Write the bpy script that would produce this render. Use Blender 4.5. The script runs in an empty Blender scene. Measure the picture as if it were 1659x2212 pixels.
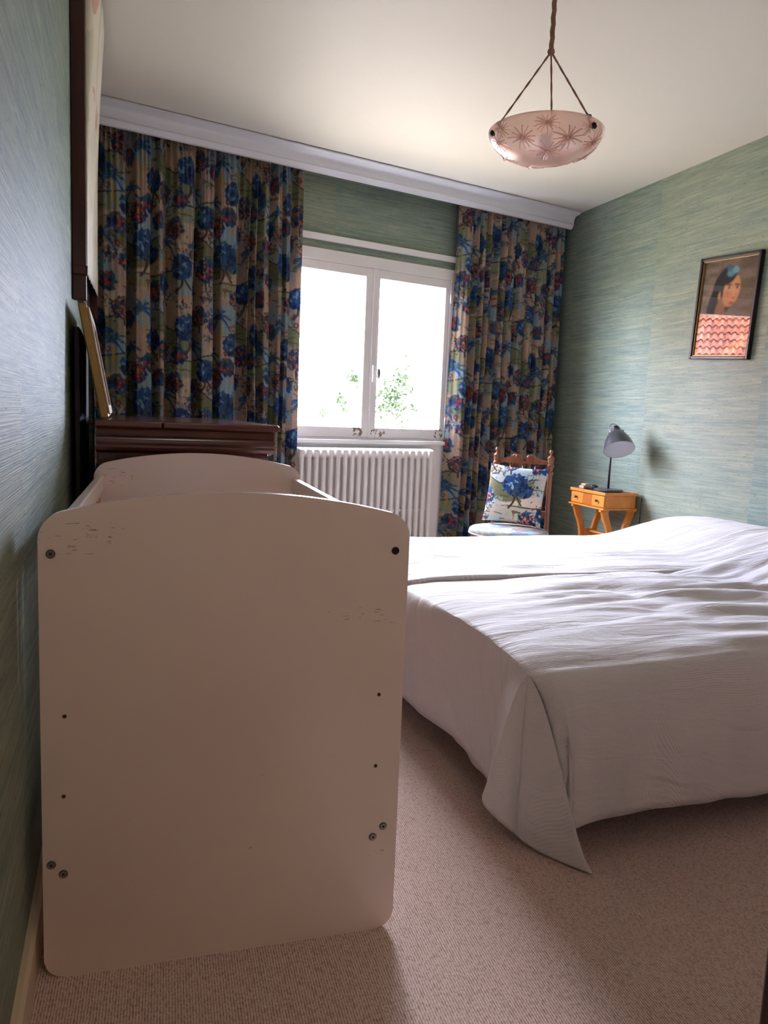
import bpy, bmesh, math, random
import numpy as np
from mathutils import Matrix, Vector

random.seed(7)
rng = np.random.default_rng(11)
SC = bpy.context.scene
C = SC.collection
PI = math.pi
R = math.radians

# ------------------------------------------------------------------ camera
IMG_W, FPX = 1659, 1656.6
CAM_H = 1.05
YAW, PITCH, ROLL = R(19.03), R(-7.19), R(2.35)
fw = Vector((math.sin(YAW) * math.cos(PITCH), math.cos(YAW) * math.cos(PITCH), math.sin(PITCH)))
rt = Vector((math.cos(YAW), -math.sin(YAW), 0))
up = rt.cross(fw)
rt2 = rt * math.cos(ROLL) + up * math.sin(ROLL)
up2 = up * math.cos(ROLL) - rt * math.sin(ROLL)
cam_d = bpy.data.cameras.new('camera')
cam_d.sensor_fit = 'HORIZONTAL'
cam_d.sensor_width = 36
cam_d.lens = FPX / IMG_W * 36
cam_d.clip_start = 0.02
cam_d.clip_end = 200
cam = bpy.data.objects.new('camera', cam_d)
C.objects.link(cam)
mw = Matrix.Identity(4)
for i in range(3):
    mw[i][0], mw[i][1], mw[i][2] = rt2[i], up2[i], -fw[i]
mw[0][3], mw[1][3], mw[2][3] = 0, 0, CAM_H
cam.matrix_world = mw
SC.camera = cam

# ------------------------------------------------------------------ light
SC.view_settings.view_transform = 'Standard'
SC.view_settings.look = 'None'
SC.view_settings.gamma = 1
SC.view_settings.use_curve_mapping = False
SC.view_settings.exposure = 0.0
SKY_STRENGTH = 62.0
world = bpy.data.worlds.new('sky')
SC.world = world
world.use_nodes = True
wn = world.node_tree
wn.nodes['Background'].inputs[0].default_value = (0.92, 0.965, 1.26, 1)
wn.nodes['Background'].inputs[1].default_value = SKY_STRENGTH
SC.cycles.max_bounces = 12
SC.cycles.diffuse_bounces = 6
SC.cycles.sample_clamp_indirect = 12

# window wall frame: local x runs along the wall, local y points outdoors
WA = R(12.9)
W0 = Vector((-0.056, 4.138, 0))
WALL_OFF = 0.24


def wpt(s, off, z):
    return Vector((W0.x + s * math.cos(WA) - off * math.sin(WA), W0.y + s * math.sin(WA) + off * math.cos(WA), z))


sun_d = bpy.data.lights.new('veiled_sun', 'SUN')
sun_d.energy = 5.0
sun_d.angle = R(18)
sun_d.color = (0.98, 0.97, 1.0)
sun = bpy.data.objects.new('veiled_sun', sun_d)
C.objects.link(sun)
sun.rotation_euler = Vector((-0.13, -0.90, -0.42)).to_track_quat('-Z', 'Y').to_euler()


def portal(name, loc, rot, sx, sy):
    d = bpy.data.lights.new(name, 'AREA')
    d.shape = 'RECTANGLE'
    d.size, d.size_y = sx, sy
    d.cycles.is_portal = True
    o = bpy.data.objects.new(name, d)
    C.objects.link(o)
    o.location = loc
    o.rotation_euler = rot
    return o


portal('window_portal', wpt(1.65, 0.36, 1.44), (R(-90), 0, WA), 1.3, 1.12)


# ------------------------------------------------------------------ node helpers
def s2l(c):
    return tuple(((x / 12.92) if x <= 0.04045 else ((x + 0.055) / 1.055) ** 2.4) for x in c)


def rgb(r, g, b):
    return s2l((r / 255, g / 255, b / 255)) + (1,)


class NT:
    def __init__(self, name):
        self.m = bpy.data.materials.new(name)
        self.m.use_nodes = True
        self.t = self.m.node_tree
        self.b = self.t.nodes['Principled BSDF']
        self.out = self.t.nodes['Material Output']

    def n(self, typ, **k):
        nd = self.t.nodes.new(typ)
        for a, v in k.items():
            setattr(nd, a, v)
        return nd

    def put(self, sock, v):
        if isinstance(v, bpy.types.NodeSocket):
            self.t.links.new(v, sock)
        else:
            sock.default_value = v

    def co(self, which='Object'):
        return self.n('ShaderNodeTexCoord').outputs[which]

    def map(self, vec, scale=(1, 1, 1), loc=(0, 0, 0), rot=(0, 0, 0)):
        nd = self.n('ShaderNodeMapping')
        self.put(nd.inputs[0], vec)
        nd.inputs['Scale'].default_value = scale
        nd.inputs['Location'].default_value = loc
        nd.inputs['Rotation'].default_value = rot
        return nd.outputs[0]

    def noise(self, vec, scale=5, detail=3, rough=0.5, dist=0.0):
        nd = self.n('ShaderNodeTexNoise')
        self.put(nd.inputs['Vector'], vec)
        nd.inputs['Scale'].default_value = scale
        nd.inputs['Detail'].default_value = detail
        nd.inputs['Roughness'].default_value = rough
        nd.inputs['Distortion'].default_value = dist
        return nd.outputs[0]

    def wave(self, vec, scale, direction='X', dist=0.0, detail=0, dscale=1.0):
        nd = self.n('ShaderNodeTexWave', bands_direction=direction)
        self.put(nd.inputs['Vector'], vec)
        nd.inputs['Scale'].default_value = scale
        nd.inputs['Distortion'].default_value = dist
        nd.inputs['Detail'].default_value = detail
        nd.inputs['Detail Scale'].default_value = dscale
        return nd.outputs['Fac']

    def vor(self, vec, scale, feature='F1', out='Distance'):
        nd = self.n('ShaderNodeTexVoronoi', feature=feature)
        self.put(nd.inputs['Vector'], vec)
        nd.inputs['Scale'].default_value = scale
        return nd.outputs[out]

    def ramp(self, fac, stops, interp='LINEAR'):
        nd = self.n('ShaderNodeValToRGB')
        self.put(nd.inputs[0], fac)
        cr = nd.color_ramp
        cr.interpolation = interp
        while len(cr.elements) < len(stops):
            cr.elements.new(0.5)
        for e, (p, c) in zip(cr.elements, stops):
            e.position = p
            e.color = c if len(c) == 4 else tuple(c) + (1,)
        return nd.outputs[0]

    def mix(self, fac, a, b, blend='MIX'):
        nd = self.n('ShaderNodeMix', data_type='RGBA', blend_type=blend)
        self.put(nd.inputs[0], fac)
        self.put(nd.inputs[6], a)
        self.put(nd.inputs[7], b)
        return nd.outputs[2]

    def math(self, op, a, b=0.0, clamp=False):
        nd = self.n('ShaderNodeMath', operation=op, use_clamp=clamp)
        self.put(nd.inputs[0], a)
        self.put(nd.inputs[1], b)
        return nd.outputs[0]

    def sep(self, vec):
        nd = self.n('ShaderNodeSeparateXYZ')
        self.put(nd.inputs[0], vec)
        return nd.outputs

    def comb(self, x, y, z):
        nd = self.n('ShaderNodeCombineXYZ')
        self.put(nd.inputs[0], x)
        self.put(nd.inputs[1], y)
        self.put(nd.inputs[2], z)
        return nd.outputs[0]

    def bump(self, h, strength=0.5, dist=0.002, normal=None):
        nd = self.n('ShaderNodeBump')
        self.put(nd.inputs['Height'], h)
        nd.inputs['Strength'].default_value = strength
        nd.inputs['Distance'].default_value = dist
        if normal is not None:
            self.put(nd.inputs['Normal'], normal)
        return nd.outputs[0]

    def set(self, color=None, rough=None, normal=None, **k):
        if color is not None:
            self.put(self.b.inputs['Base Color'], color)
        if rough is not None:
            self.put(self.b.inputs['Roughness'], rough)
        if normal is not None:
            self.put(self.b.inputs['Normal'], normal)
        for a, v in k.items():
            self.put(self.b.inputs[a.replace('_', ' ')], v)
        return self.m


G = lambda v: (v, v, v, 1)


def plain(name, color, rough=0.5, var=0.06, scale=6.0, bump=0.0, bscale=80, **k):
    t = NT(name)
    co = t.co()
    f = t.noise(co, scale, 4)
    c = t.mix(f, tuple(x * (1 - var) for x in color[:3]) + (1,), tuple(min(1, x * (1 + var)) for x in color[:3]) + (1,))
    nr = t.bump(t.noise(co, bscale, 2), bump, 0.002) if bump else None
    return t.set(c, rough, nr, **k)


def wood(name, dark, light, rough=0.35, axis=1, scale=1.0, **k):
    t = NT(name)
    sc = [26 * scale] * 3
    sc[axis] = 2.2 * scale
    v = t.map(t.co(), sc)
    f = t.noise(v, 1.0, 5, 0.6, 0.6)
    g = t.noise(t.map(t.co(), [x * 4 for x in sc]), 1.0, 3, 0.6)
    f2 = t.math('ADD', t.math('MULTIPLY', f, 0.75), t.math('MULTIPLY', g, 0.25))
    c = t.ramp(f2, [(0.3, dark), (0.7, light)])
    return t.set(c, rough, t.bump(g, 0.12, 0.001), **k)


M = {}


# grasscloth wallpaper: horizontal reeds, drops of paper about 0.9 m wide
def grasscloth(name, axis, phase, spec=0.35, rough=0.5, reed=1.0):
    t = NT(name)
    xyz = t.sep(t.co())
    h, z = xyz[axis], xyz[2]
    wob = t.math('MULTIPLY', t.noise(t.comb(h, z, 0.0), 1.5, 2), 0.012)
    z2 = t.math('ADD', z, wob)
    vec = t.comb(h, z2, 0.0)
    panel = t.math('FLOOR', t.math('DIVIDE', t.math('ADD', h, phase), 0.91))
    wn_ = t.n('ShaderNodeTexWhiteNoise', noise_dimensions='1D')
    t.put(wn_.inputs['W'], panel)
    pn = wn_.outputs[0]
    vecp = t.comb(t.math('ADD', h, t.math('MULTIPLY', panel, 7.3)), z2, panel)
    big = t.noise(t.map(vecp, (1.1, 16, 1)), 1.0, 3, 0.6)
    mid = t.noise(t.map(vecp, (3.5, 85, 1)), 1.0, 3, 0.6)
    fine = t.noise(t.map(vecp, (9, 420, 1)), 1.0, 2, 0.6)
    c = t.ramp(big, [(0.28, rgb(92, 112, 107)), (0.45, rgb(117, 131, 119)), (0.58, rgb(132, 142, 122)), (0.75, rgb(147, 151, 130))])
    c = t.mix(0.55, c, t.ramp(mid, [(0.3, rgb(86, 106, 103)), (0.5, rgb(123, 138, 126)), (0.72, rgb(164, 168, 147))]))
    c = t.mix(t.math('MULTIPLY', t.math('SUBTRACT', pn, 0.5), 0.35, True), c, rgb(113, 141, 136))
    c = t.mix(t.math('MULTIPLY', t.math('SUBTRACT', 0.5, pn), 0.30, True), c, rgb(158, 152, 116))
    c = t.mix(t.math('MULTIPLY', t.math('GREATER_THAN', fine, 0.60), 0.22), c, rgb(193, 198, 175))
    slub = t.math('GREATER_THAN', t.noise(t.map(vecp, (26, 190, 1)), 1.0, 1), 0.70)
    c = t.mix(t.math('MULTIPLY', slub, 0.6), c, rgb(66, 78, 69))
    fleck = t.math('GREATER_THAN', t.noise(t.map(vecp, (30, 150, 1)), 1.0, 1), 0.745)
    c = t.mix(t.math('MULTIPLY', fleck, 0.7), c, rgb(49, 55, 51))
    reeds = t.noise(t.map(vecp, (1.6, 330 * reed, 1)), 1.0, 2, 0.5)
    hgt = t.math('ADD', reeds, t.math('MULTIPLY', mid, 0.6))
    return t.set(c, rough, t.bump(hgt, 0.6, 0.0013), Specular_IOR_Level=spec)


M['paper_left'] = grasscloth('grasscloth_left', 1, 0.35, 0.15, 0.6)
M['paper_right'] = grasscloth('grasscloth_right', 1, 0.52, 0.3, 0.55)
M['paper_window'] = grasscloth('grasscloth_window', 0, 0.45, 0.3, 0.55)
M['hall_paint'] = plain('hall_wall_paint', rgb(214, 194, 172), 0.7, 0.03)
M['ceiling'] = plain('ceiling_paint', rgb(232, 227, 213), 0.55, 0.025, 1.2, 0.05, 60)
M['white_paint'] = plain('white_gloss_paint', rgb(232, 230, 228), 0.35, 0.03, 4, 0.05, 30)
M['cornice_paint'] = plain('cornice_paint', rgb(222, 222, 226), 0.4, 0.03, 4, 0.04, 30)
M['cream_paint'] = plain('cream_baseboard_paint', rgb(214, 198, 172), 0.4, 0.06, 6)
M['radiator'] = plain('radiator_enamel', rgb(232, 229, 224), 0.3, 0.03, 5)
M['dark_door'] = wood('dark_door_wood', rgb(44, 22, 12), rgb(78, 42, 24), 0.4, 2)
M['cot_slat'] = wood('cot_slat_beech', rgb(176, 108, 58), rgb(206, 142, 84), 0.4, 2)
M['mahogany'] = wood('mahogany', rgb(46, 16, 12), rgb(104, 44, 30), 0.22, 0, 0.7, Coat_Weight=0.5, Coat_Roughness=0.15)
M['mahogany_side'] = wood('mahogany_upright', rgb(42, 15, 12), rgb(84, 36, 26), 0.3, 2, 0.7)
M['dark_red_wood'] = wood('dark_red_wood', rgb(40, 14, 12), rgb(78, 32, 26), 0.4, 2)
M['black_board'] = wood('blackened_board', rgb(10, 9, 12), rgb(24, 20, 22), 0.6, 2)
M['walnut'] = wood('chair_walnut', rgb(88, 46, 26), rgb(150, 92, 58), 0.32, 2)
M['honey'] = wood('honey_birch', rgb(186, 106, 34), rgb(224, 148, 66), 0.3, 2, 0.6, Coat_Weight=0.3, Coat_Roughness=0.2)
M['honey_h'] = wood('honey_birch_rail', rgb(190, 110, 36), rgb(228, 152, 70), 0.3, 1, 0.6, Coat_Weight=0.3, Coat_Roughness=0.2)
M['gilt'] = plain('worn_gilt', rgb(150, 120, 66), 0.4, 0.25, 30, 0.3, 90, Metallic=0.45)
M['brass'] = plain('brass', rgb(150, 118, 70), 0.35, 0.15, 20, Metallic=0.8)
M['iron'] = plain('dark_iron', rgb(58, 48, 40), 0.45, 0.2, 30, Metallic=0.6)
M['lamp_grey'] = plain('lamp_grey_enamel', rgb(66, 66, 70), 0.3, 0.03, 5)
M['lamp_white'] = plain('lamp_white_enamel', rgb(220, 222, 228), 0.4, 0.02, 5)
M['lamp_dark'] = plain('lamp_dark_metal', rgb(34, 34, 38), 0.4, 0.05, 9)
M['black'] = plain('black_plastic', rgb(22, 22, 24), 0.4, 0.05, 9)
M['rope'] = plain('brown_silk_rope', rgb(158, 122, 102), 0.8, 0.2, 60, 0.5, 300)
M['screw_steel'] = plain('screw_steel', rgb(150, 146, 142), 0.3, 0.1, 60, Metallic=0.9)
M['screw_dark'] = plain('screw_dark_steel', rgb(52, 38, 40), 0.35, 0.1, 60, Metallic=0.6)
M['screw_rim'] = plain('screw_dark_rim', rgb(84, 78, 74), 0.4, 0.1, 60, Metallic=0.7)
M['hole_dark'] = plain('drilled_hole_dark', rgb(60, 44, 34), 0.8, 0.1, 40)
M['mattress'] = plain('mattress_ticking', rgb(222, 216, 208), 0.8, 0.04, 12, 0.2, 120)
M['sheet'] = plain('under_sheet_cotton', rgb(226, 220, 210), 0.85, 0.03, 8, 0.1, 100)
M['bed_base'] = plain('bed_base_fabric', rgb(84, 74, 68), 0.8, 0.06, 20)
M['soap'] = plain('beige_card', rgb(196, 168, 140), 0.6, 0.08, 20)
M['bark'] = plain('tree_bark', rgb(120, 104, 88), 0.9, 0.2, 8, 0.4, 20)
M['leaf'] = plain('bright_leaf', (0.024, 0.033, 0.016, 1), 0.9, 0.35, 3, Specular_IOR_Level=0.0)
M['ground'] = plain('sunny_paving', rgb(168, 156, 132), 0.9, 0.1, 0.6)
M['render_wall'] = plain('house_render', rgb(206, 196, 180), 0.85, 0.05, 2)


# carpet
def carpet():
    t = NT('ribbed_carpet')
    co = t.co()
    x = t.map(co, (1, 1, 1), (0, 0, 0), (0, 0, R(3)))
    ribs = t.wave(x, 62, 'X', 2.2, 2, 18)
    loops = t.vor(t.map(x, (230, 150, 1)), 1.0)
    fine = t.noise(co, 420, 2, 0.7)
    big = t.noise(co, 1.6, 3)
    f = t.math('ADD', t.math('MULTIPLY', ribs, 0.35), t.math('ADD', t.math('MULTIPLY', t.math('SUBTRACT', 1.0, loops), 0.35), t.math('MULTIPLY', fine, 0.45)))
    c = t.ramp(f, [(0.28, rgb(144, 110, 94)), (0.55, rgb(212, 183, 169)), (0.85, rgb(242, 224, 215))])
    c = t.mix(t.math('MULTIPLY', big, 0.16), c, rgb(150, 122, 100))
    return t.set(c, 0.95, t.bump(f, 0.7, 0.004), Sheen_Weight=0.2)


M['carpet'] = carpet()


# cot paint: white lacquer with scuffs at fixed spots of the panel
def cot_paint(scuffed):
    t = NT('cot_white_lacquer_scuffed' if scuffed else 'cot_white_lacquer')
    co = t.co()
    c = t.mix(t.noise(co, 3, 3), rgb(222, 203, 195), rgb(233, 217, 210))
    if scuffed:
        xyz = t.sep(co)
        scr = t.math('GREATER_THAN', t.noise(t.map(co, (34, 1, 320)), 1.0, 2, 0.6), 0.64)
        msk = None
        for (cx, cz, rx, rz) in ((-0.272, 0.818, 0.06, 0.03), (-0.215, 0.838, 0.028, 0.012), (0.235, 0.665, 0.07, 0.016), (0.29, 0.17, 0.018, 0.012), (0.30, 0.655, 0.03, 0.008)):
            dx = t.math('DIVIDE', t.math('SUBTRACT', xyz[0], cx), rx)
            dz = t.math('DIVIDE', t.math('SUBTRACT', xyz[2], cz), rz)
            d = t.math('ADD', t.math('MULTIPLY', dx, dx), t.math('MULTIPLY', dz, dz))
            k = t.math('LESS_THAN', d, 1.0)
            msk = k if msk is None else t.math('MAXIMUM', msk, k)
        c = t.mix(t.math('MULTIPLY', t.math('MULTIPLY', scr, msk), 0.75), c, rgb(112, 92, 80))
        sp = t.math('GREATER_THAN', t.noise(t.map(co, (40, 1, 60)), 1.0, 1), 0.80)
        c = t.mix(t.math('MULTIPLY', sp, 0.35), c, rgb(140, 120, 106))
    return t.set(c, 0.22, t.bump(t.noise(co, 14, 2), 0.03, 0.002), Coat_Weight=0.2, Coat_Roughness=0.08)


M['cot_scuffed'] = cot_paint(True)
M['cot'] = cot_paint(False)


# window paint with flaked-off spots low on the sashes
def window_paint():
    t = NT('flaking_window_paint')
    co = t.co()
    xyz = t.sep(co)
    c = t.mix(t.noise(co, 5, 3), rgb(222, 218, 216), rgb(236, 233, 231))
    fl = t.math('GREATER_THAN', t.noise(t.map(co, (1, 1, 1)), 26, 3, 0.6), 0.545)
    msk = None
    for (cx, cz, rx, rz) in ((1.555, 0.935, 0.055, 0.035), (1.72, 0.935, 0.06, 0.03), (2.205, 0.94, 0.04, 0.035)):
        dx = t.math('DIVIDE', t.math('SUBTRACT', xyz[0], cx), rx)
        dz = t.math('DIVIDE', t.math('SUBTRACT', xyz[2], cz), rz)
        k = t.math('LESS_THAN', t.math('ADD', t.math('MULTIPLY', dx, dx), t.math('MULTIPLY', dz, dz)), 1.0)
        msk = k if msk is None else t.math('MAXIMUM', msk, k)
    c = t.mix(t.math('MULTIPLY', fl, msk), c, rgb(128, 104, 88))
    return t.set(c, 0.4, t.bump(t.noise(co, 30, 3), 0.05, 0.002))


M['window_paint'] = window_paint()


def pane_glass(name, tint=(1, 1, 1, 1)):
    t = NT(name)
    tr = t.n('ShaderNodeBsdfTransparent')
    tr.inputs[0].default_value = tint
    gl = t.n('ShaderNodeBsdfGlossy')
    gl.inputs['Roughness'].default_value = 0.0
    fr = t.n('ShaderNodeFresnel')
    geo = t.n('ShaderNodeNewGeometry')          # both faces of the pane reflect alike
    t.put(fr.inputs[0], t.math('ADD', 1.5, t.math('MULTIPLY', geo.outputs['Backfacing'], 1 / 1.5 - 1.5)))
    mx = t.n('ShaderNodeMixShader')
    t.put(mx.inputs[0], fr.outputs[0])
    t.put(mx.inputs[1], tr.outputs[0])
    t.put(mx.inputs[2], gl.outputs[0])
    t.put(t.out.inputs[0], mx.outputs[0])
    return t.m


M['glass'] = pane_glass('clear_pane_glass')


# pink pressed glass of the ceiling bowl
def pink_glass():
    t = NT('pink_frosted_glass')
    co = t.co()
    c = t.mix(t.noise(co, 9, 3), rgb(252, 218, 206), rgb(255, 234, 226))
    d = t.n('ShaderNodeBsdfDiffuse')
    t.put(d.inputs[0], c)
    tl = t.n('ShaderNodeBsdfTranslucent')
    t.put(tl.inputs[0], c)
    g = t.n('ShaderNodeBsdfGlossy')
    g.inputs['Roughness'].default_value = 0.25
    m1 = t.n('ShaderNodeMixShader')
    m1.inputs[0].default_value = 0.6
    t.put(m1.inputs[1], d.outputs[0])
    t.put(m1.inputs[2], tl.outputs[0])
    fr = t.n('ShaderNodeFresnel')
    fr.inputs[0].default_value = 1.5
    m2 = t.n('ShaderNodeMixShader')
    t.put(m2.inputs[0], fr.outputs[0])
    t.put(m2.inputs[1], m1.outputs[0])
    t.put(m2.inputs[2], g.outputs[0])
    trn = t.n('ShaderNodeBsdfTransparent')
    trn.inputs[0].default_value = (1.0, 0.9, 0.86, 1)
    m3 = t.n('ShaderNodeMixShader')
    m3.inputs[0].default_value = 0.5
    t.put(m3.inputs[1], m2.outputs[0])
    t.put(m3.inputs[2], trn.outputs[0])
    t.put(t.out.inputs[0], m3.outputs[0])
    return t.m


M['pink_glass'] = pink_glass()


# cloth whose colours are printed per vertex (attribute 'print') with a thread texture
def printed(name, rough=0.85, transl=0.0, weave=900, speck=1.0):
    t = NT(name)
    at = t.n('ShaderNodeAttribute', attribute_name='print')
    co = t.co('UV')
    v = t.noise(co, 260, 2, 0.6)
    c = t.mix(t.math('MULTIPLY', t.math('SUBTRACT', 0.60, v), 0.9 * speck, True), at.outputs['Color'], (0.05, 0.05, 0.07, 1))
    c = t.mix(t.math('MULTIPLY', t.math('SUBTRACT', v, 0.58), 0.5 * speck, True), c, (0.6, 0.58, 0.55, 1))
    m = t.set(c, rough, t.bump(t.noise(co, weave, 2), 0.15, 0.001), Specular_IOR_Level=0.2)
    if transl:
        tl = t.n('ShaderNodeBsdfTranslucent')
        t.put(tl.inputs[0], c)
        mx = t.n('ShaderNodeMixShader')
        mx.inputs[0].default_value = transl
        t.put(mx.inputs[1], t.b.outputs[0])
        t.put(mx.inputs[2], tl.outputs[0])
        t.put(t.out.inputs[0], mx.outputs[0])
    return m


M['print_curtain'] = printed('printed_curtain_cloth', 0.85, 0.03)
M['print_cushion'] = printed('printed_cushion_cloth', speck=0.5)
M['print_paper'] = printed('printed_portrait_paper', 0.6, speck=0.15)


# white bed covers: UV in metres of cloth
def coverlet_rib():
    t = NT('ribbed_white_cotton')
    uv = t.co('UV')
    u = t.sep(uv)
    a = t.wave(uv, 56, 'X', 0.6, 1, 3)
    b = t.wave(uv, 56, 'Y', 0.6, 1, 3)
    bu = t.math('FRACT', t.math('DIVIDE', u[0], 0.52))
    bv = t.math('FRACT', t.math('DIVIDE', u[1], 0.48))
    ma = t.math('LESS_THAN', bu, 0.5)
    mb = t.math('LESS_THAN', bv, 0.5)
    xo = t.math('ABSOLUTE', t.math('SUBTRACT', ma, mb))
    both = t.math('MULTIPLY', ma, mb)
    h = t.math('ADD', t.math('MULTIPLY', a, t.math('MULTIPLY', xo, ma)), t.math('MULTIPLY', b, t.math('MULTIPLY', xo, mb)))
    h = t.math('ADD', h, t.math('MULTIPLY', t.math('MULTIPLY', a, b), both))
    fine = t.noise(uv, 500, 2, 0.6)
    wr = t.noise(t.map(uv, (4, 16, 1)), 1.0, 4, 0.55, 0.5)
    n1 = t.bump(wr, 0.5, 0.02)
    n2 = t.bump(h, 0.3, 0.002, n1)
    n3 = t.bump(fine, 0.1, 0.001, n2)
    c = t.mix(t.noise(uv, 3, 3), rgb(212, 210, 212), rgb(222, 219, 220))
    return t.set(c, 0.85, n3, Sheen_Weight=0.15, Specular_IOR_Level=0.2)


def coverlet_check():
    t = NT('checked_white_cotton')
    uv = t.co('UV')
    u = t.sep(uv)

    def lines(x, period, w):
        f = t.math('FRACT', t.math('DIVIDE', x, period))
        grp = t.math('LESS_THAN', f, 0.42)
        ln = t.math('LESS_THAN', t.math('FRACT', t.math('DIVIDE', x, 0.021)), w)
        return t.math('MULTIPLY', grp, ln)
    h = t.math('MAXIMUM', lines(u[0], 0.19, 0.3), lines(u[1], 0.19, 0.3))
    wr = t.noise(t.map(uv, (4, 14, 1)), 1.0, 4, 0.55, 0.4)
    n1 = t.bump(wr, 0.6, 0.02)
    n2 = t.bump(h, 0.6, 0.003, n1)
    n3 = t.bump(t.noise(uv, 450, 2), 0.15, 0.001, n2)
    c = t.mix(h, rgb(214, 210, 206), rgb(228, 225, 222))
    return t.set(c, 0.9, n3, Sheen_Weight=0.15, Specular_IOR_Level=0.2)


M['rib'] = coverlet_rib()
M['check'] = coverlet_check()


def tile_clay():
    t = NT('clay_roof_tile')
    inf = t.n('ShaderNodeObjectInfo')
    co = t.co()
    c = t.ramp(inf.outputs['Random'], [(0.0, rgb(140, 74, 54)), (0.5, rgb(168, 96, 72)), (1.0, rgb(190, 122, 96))])
    c = t.mix(t.math('MULTIPLY', t.math('GREATER_THAN', t.noise(co, 9, 3), 0.62), 0.6), c, rgb(84, 80, 60))
    return t.set(c, 0.9, Specular_IOR_Level=0.1)


M['tile'] = tile_clay()


def cream_sheet():
    t = NT('cream_floral_sheet')
    co = t.co()
    c = t.mix(t.noise(co, 2, 3), rgb(222, 214, 188), rgb(238, 232, 214))
    st = t.noise(t.map(co, (1, 14, 3)), 1.0, 3)
    c = t.mix(t.math('MULTIPLY', t.math('GREATER_THAN', st, 0.56), 0.55), c, rgb(196, 194, 160))
    rd = t.noise(t.map(co, (1, 7, 5), (0, 3, 1)), 1.0, 2)
    c = t.mix(t.math('MULTIPLY', t.math('GREATER_THAN', rd, 0.64), 0.7), c, rgb(206, 138, 116))
    return t.set(c, 0.7)


M['cream_sheet'] = cream_sheet()


# ------------------------------------------------------------------ mesh helpers
def mesh_obj(name, verts, faces, mat=None, parent=None, smooth=False, loc=None, rot=None, uv=None, col=None):
    me = bpy.data.meshes.new(name)
    me.from_pydata([tuple(map(float, v)) for v in verts], [], [tuple(int(i) for i in f) for f in faces])
    me.update()
    return finish(name, me, mat, parent, smooth, loc, rot, uv, col)


def finish(name, me, mat, parent, smooth, loc=None, rot=None, uv=None, col=None):
    if mat:
        me.materials.append(mat)
    if smooth:
        me.polygons.foreach_set('use_smooth', [True] * len(me.polygons))
        if smooth == 'auto':
            try:
                me.set_sharp_from_angle(angle=R(35))
            except Exception:
                pass
    if uv is not None:
        ul = me.uv_layers.new(name='UVMap')
        li = np.zeros(len(me.loops), dtype=np.int32)
        me.loops.foreach_get('vertex_index', li)
        ul.data.foreach_set('uv', np.asarray(uv, dtype=np.float32)[li].ravel())
    if col is not None:
        ca = me.color_attributes.new('print', 'FLOAT_COLOR', 'POINT')
        a = np.ones((len(me.vertices), 4), dtype=np.float32)
        a[:, :3] = col
        ca.data.foreach_set('color', a.ravel())
    o = bpy.data.objects.new(name, me)
    C.objects.link(o)
    if parent:
        o.parent = parent
    if loc is not None:
        o.location = loc
    if rot is not None:
        o.rotation_euler = rot
    return o


def grid_faces(nr, nc, closed=False):
    i = np.arange(nr - 1)[:, None]
    j = np.arange(nc if closed else nc - 1)[None, :]
    j2 = (j + 1) % nc
    a, b, c, d = i * nc + j, i * nc + j2, (i + 1) * nc + j2, (i + 1) * nc + j
    return np.stack([a + 0 * b, b + 0 * a, c, d], -1).reshape(-1, 4)


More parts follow.
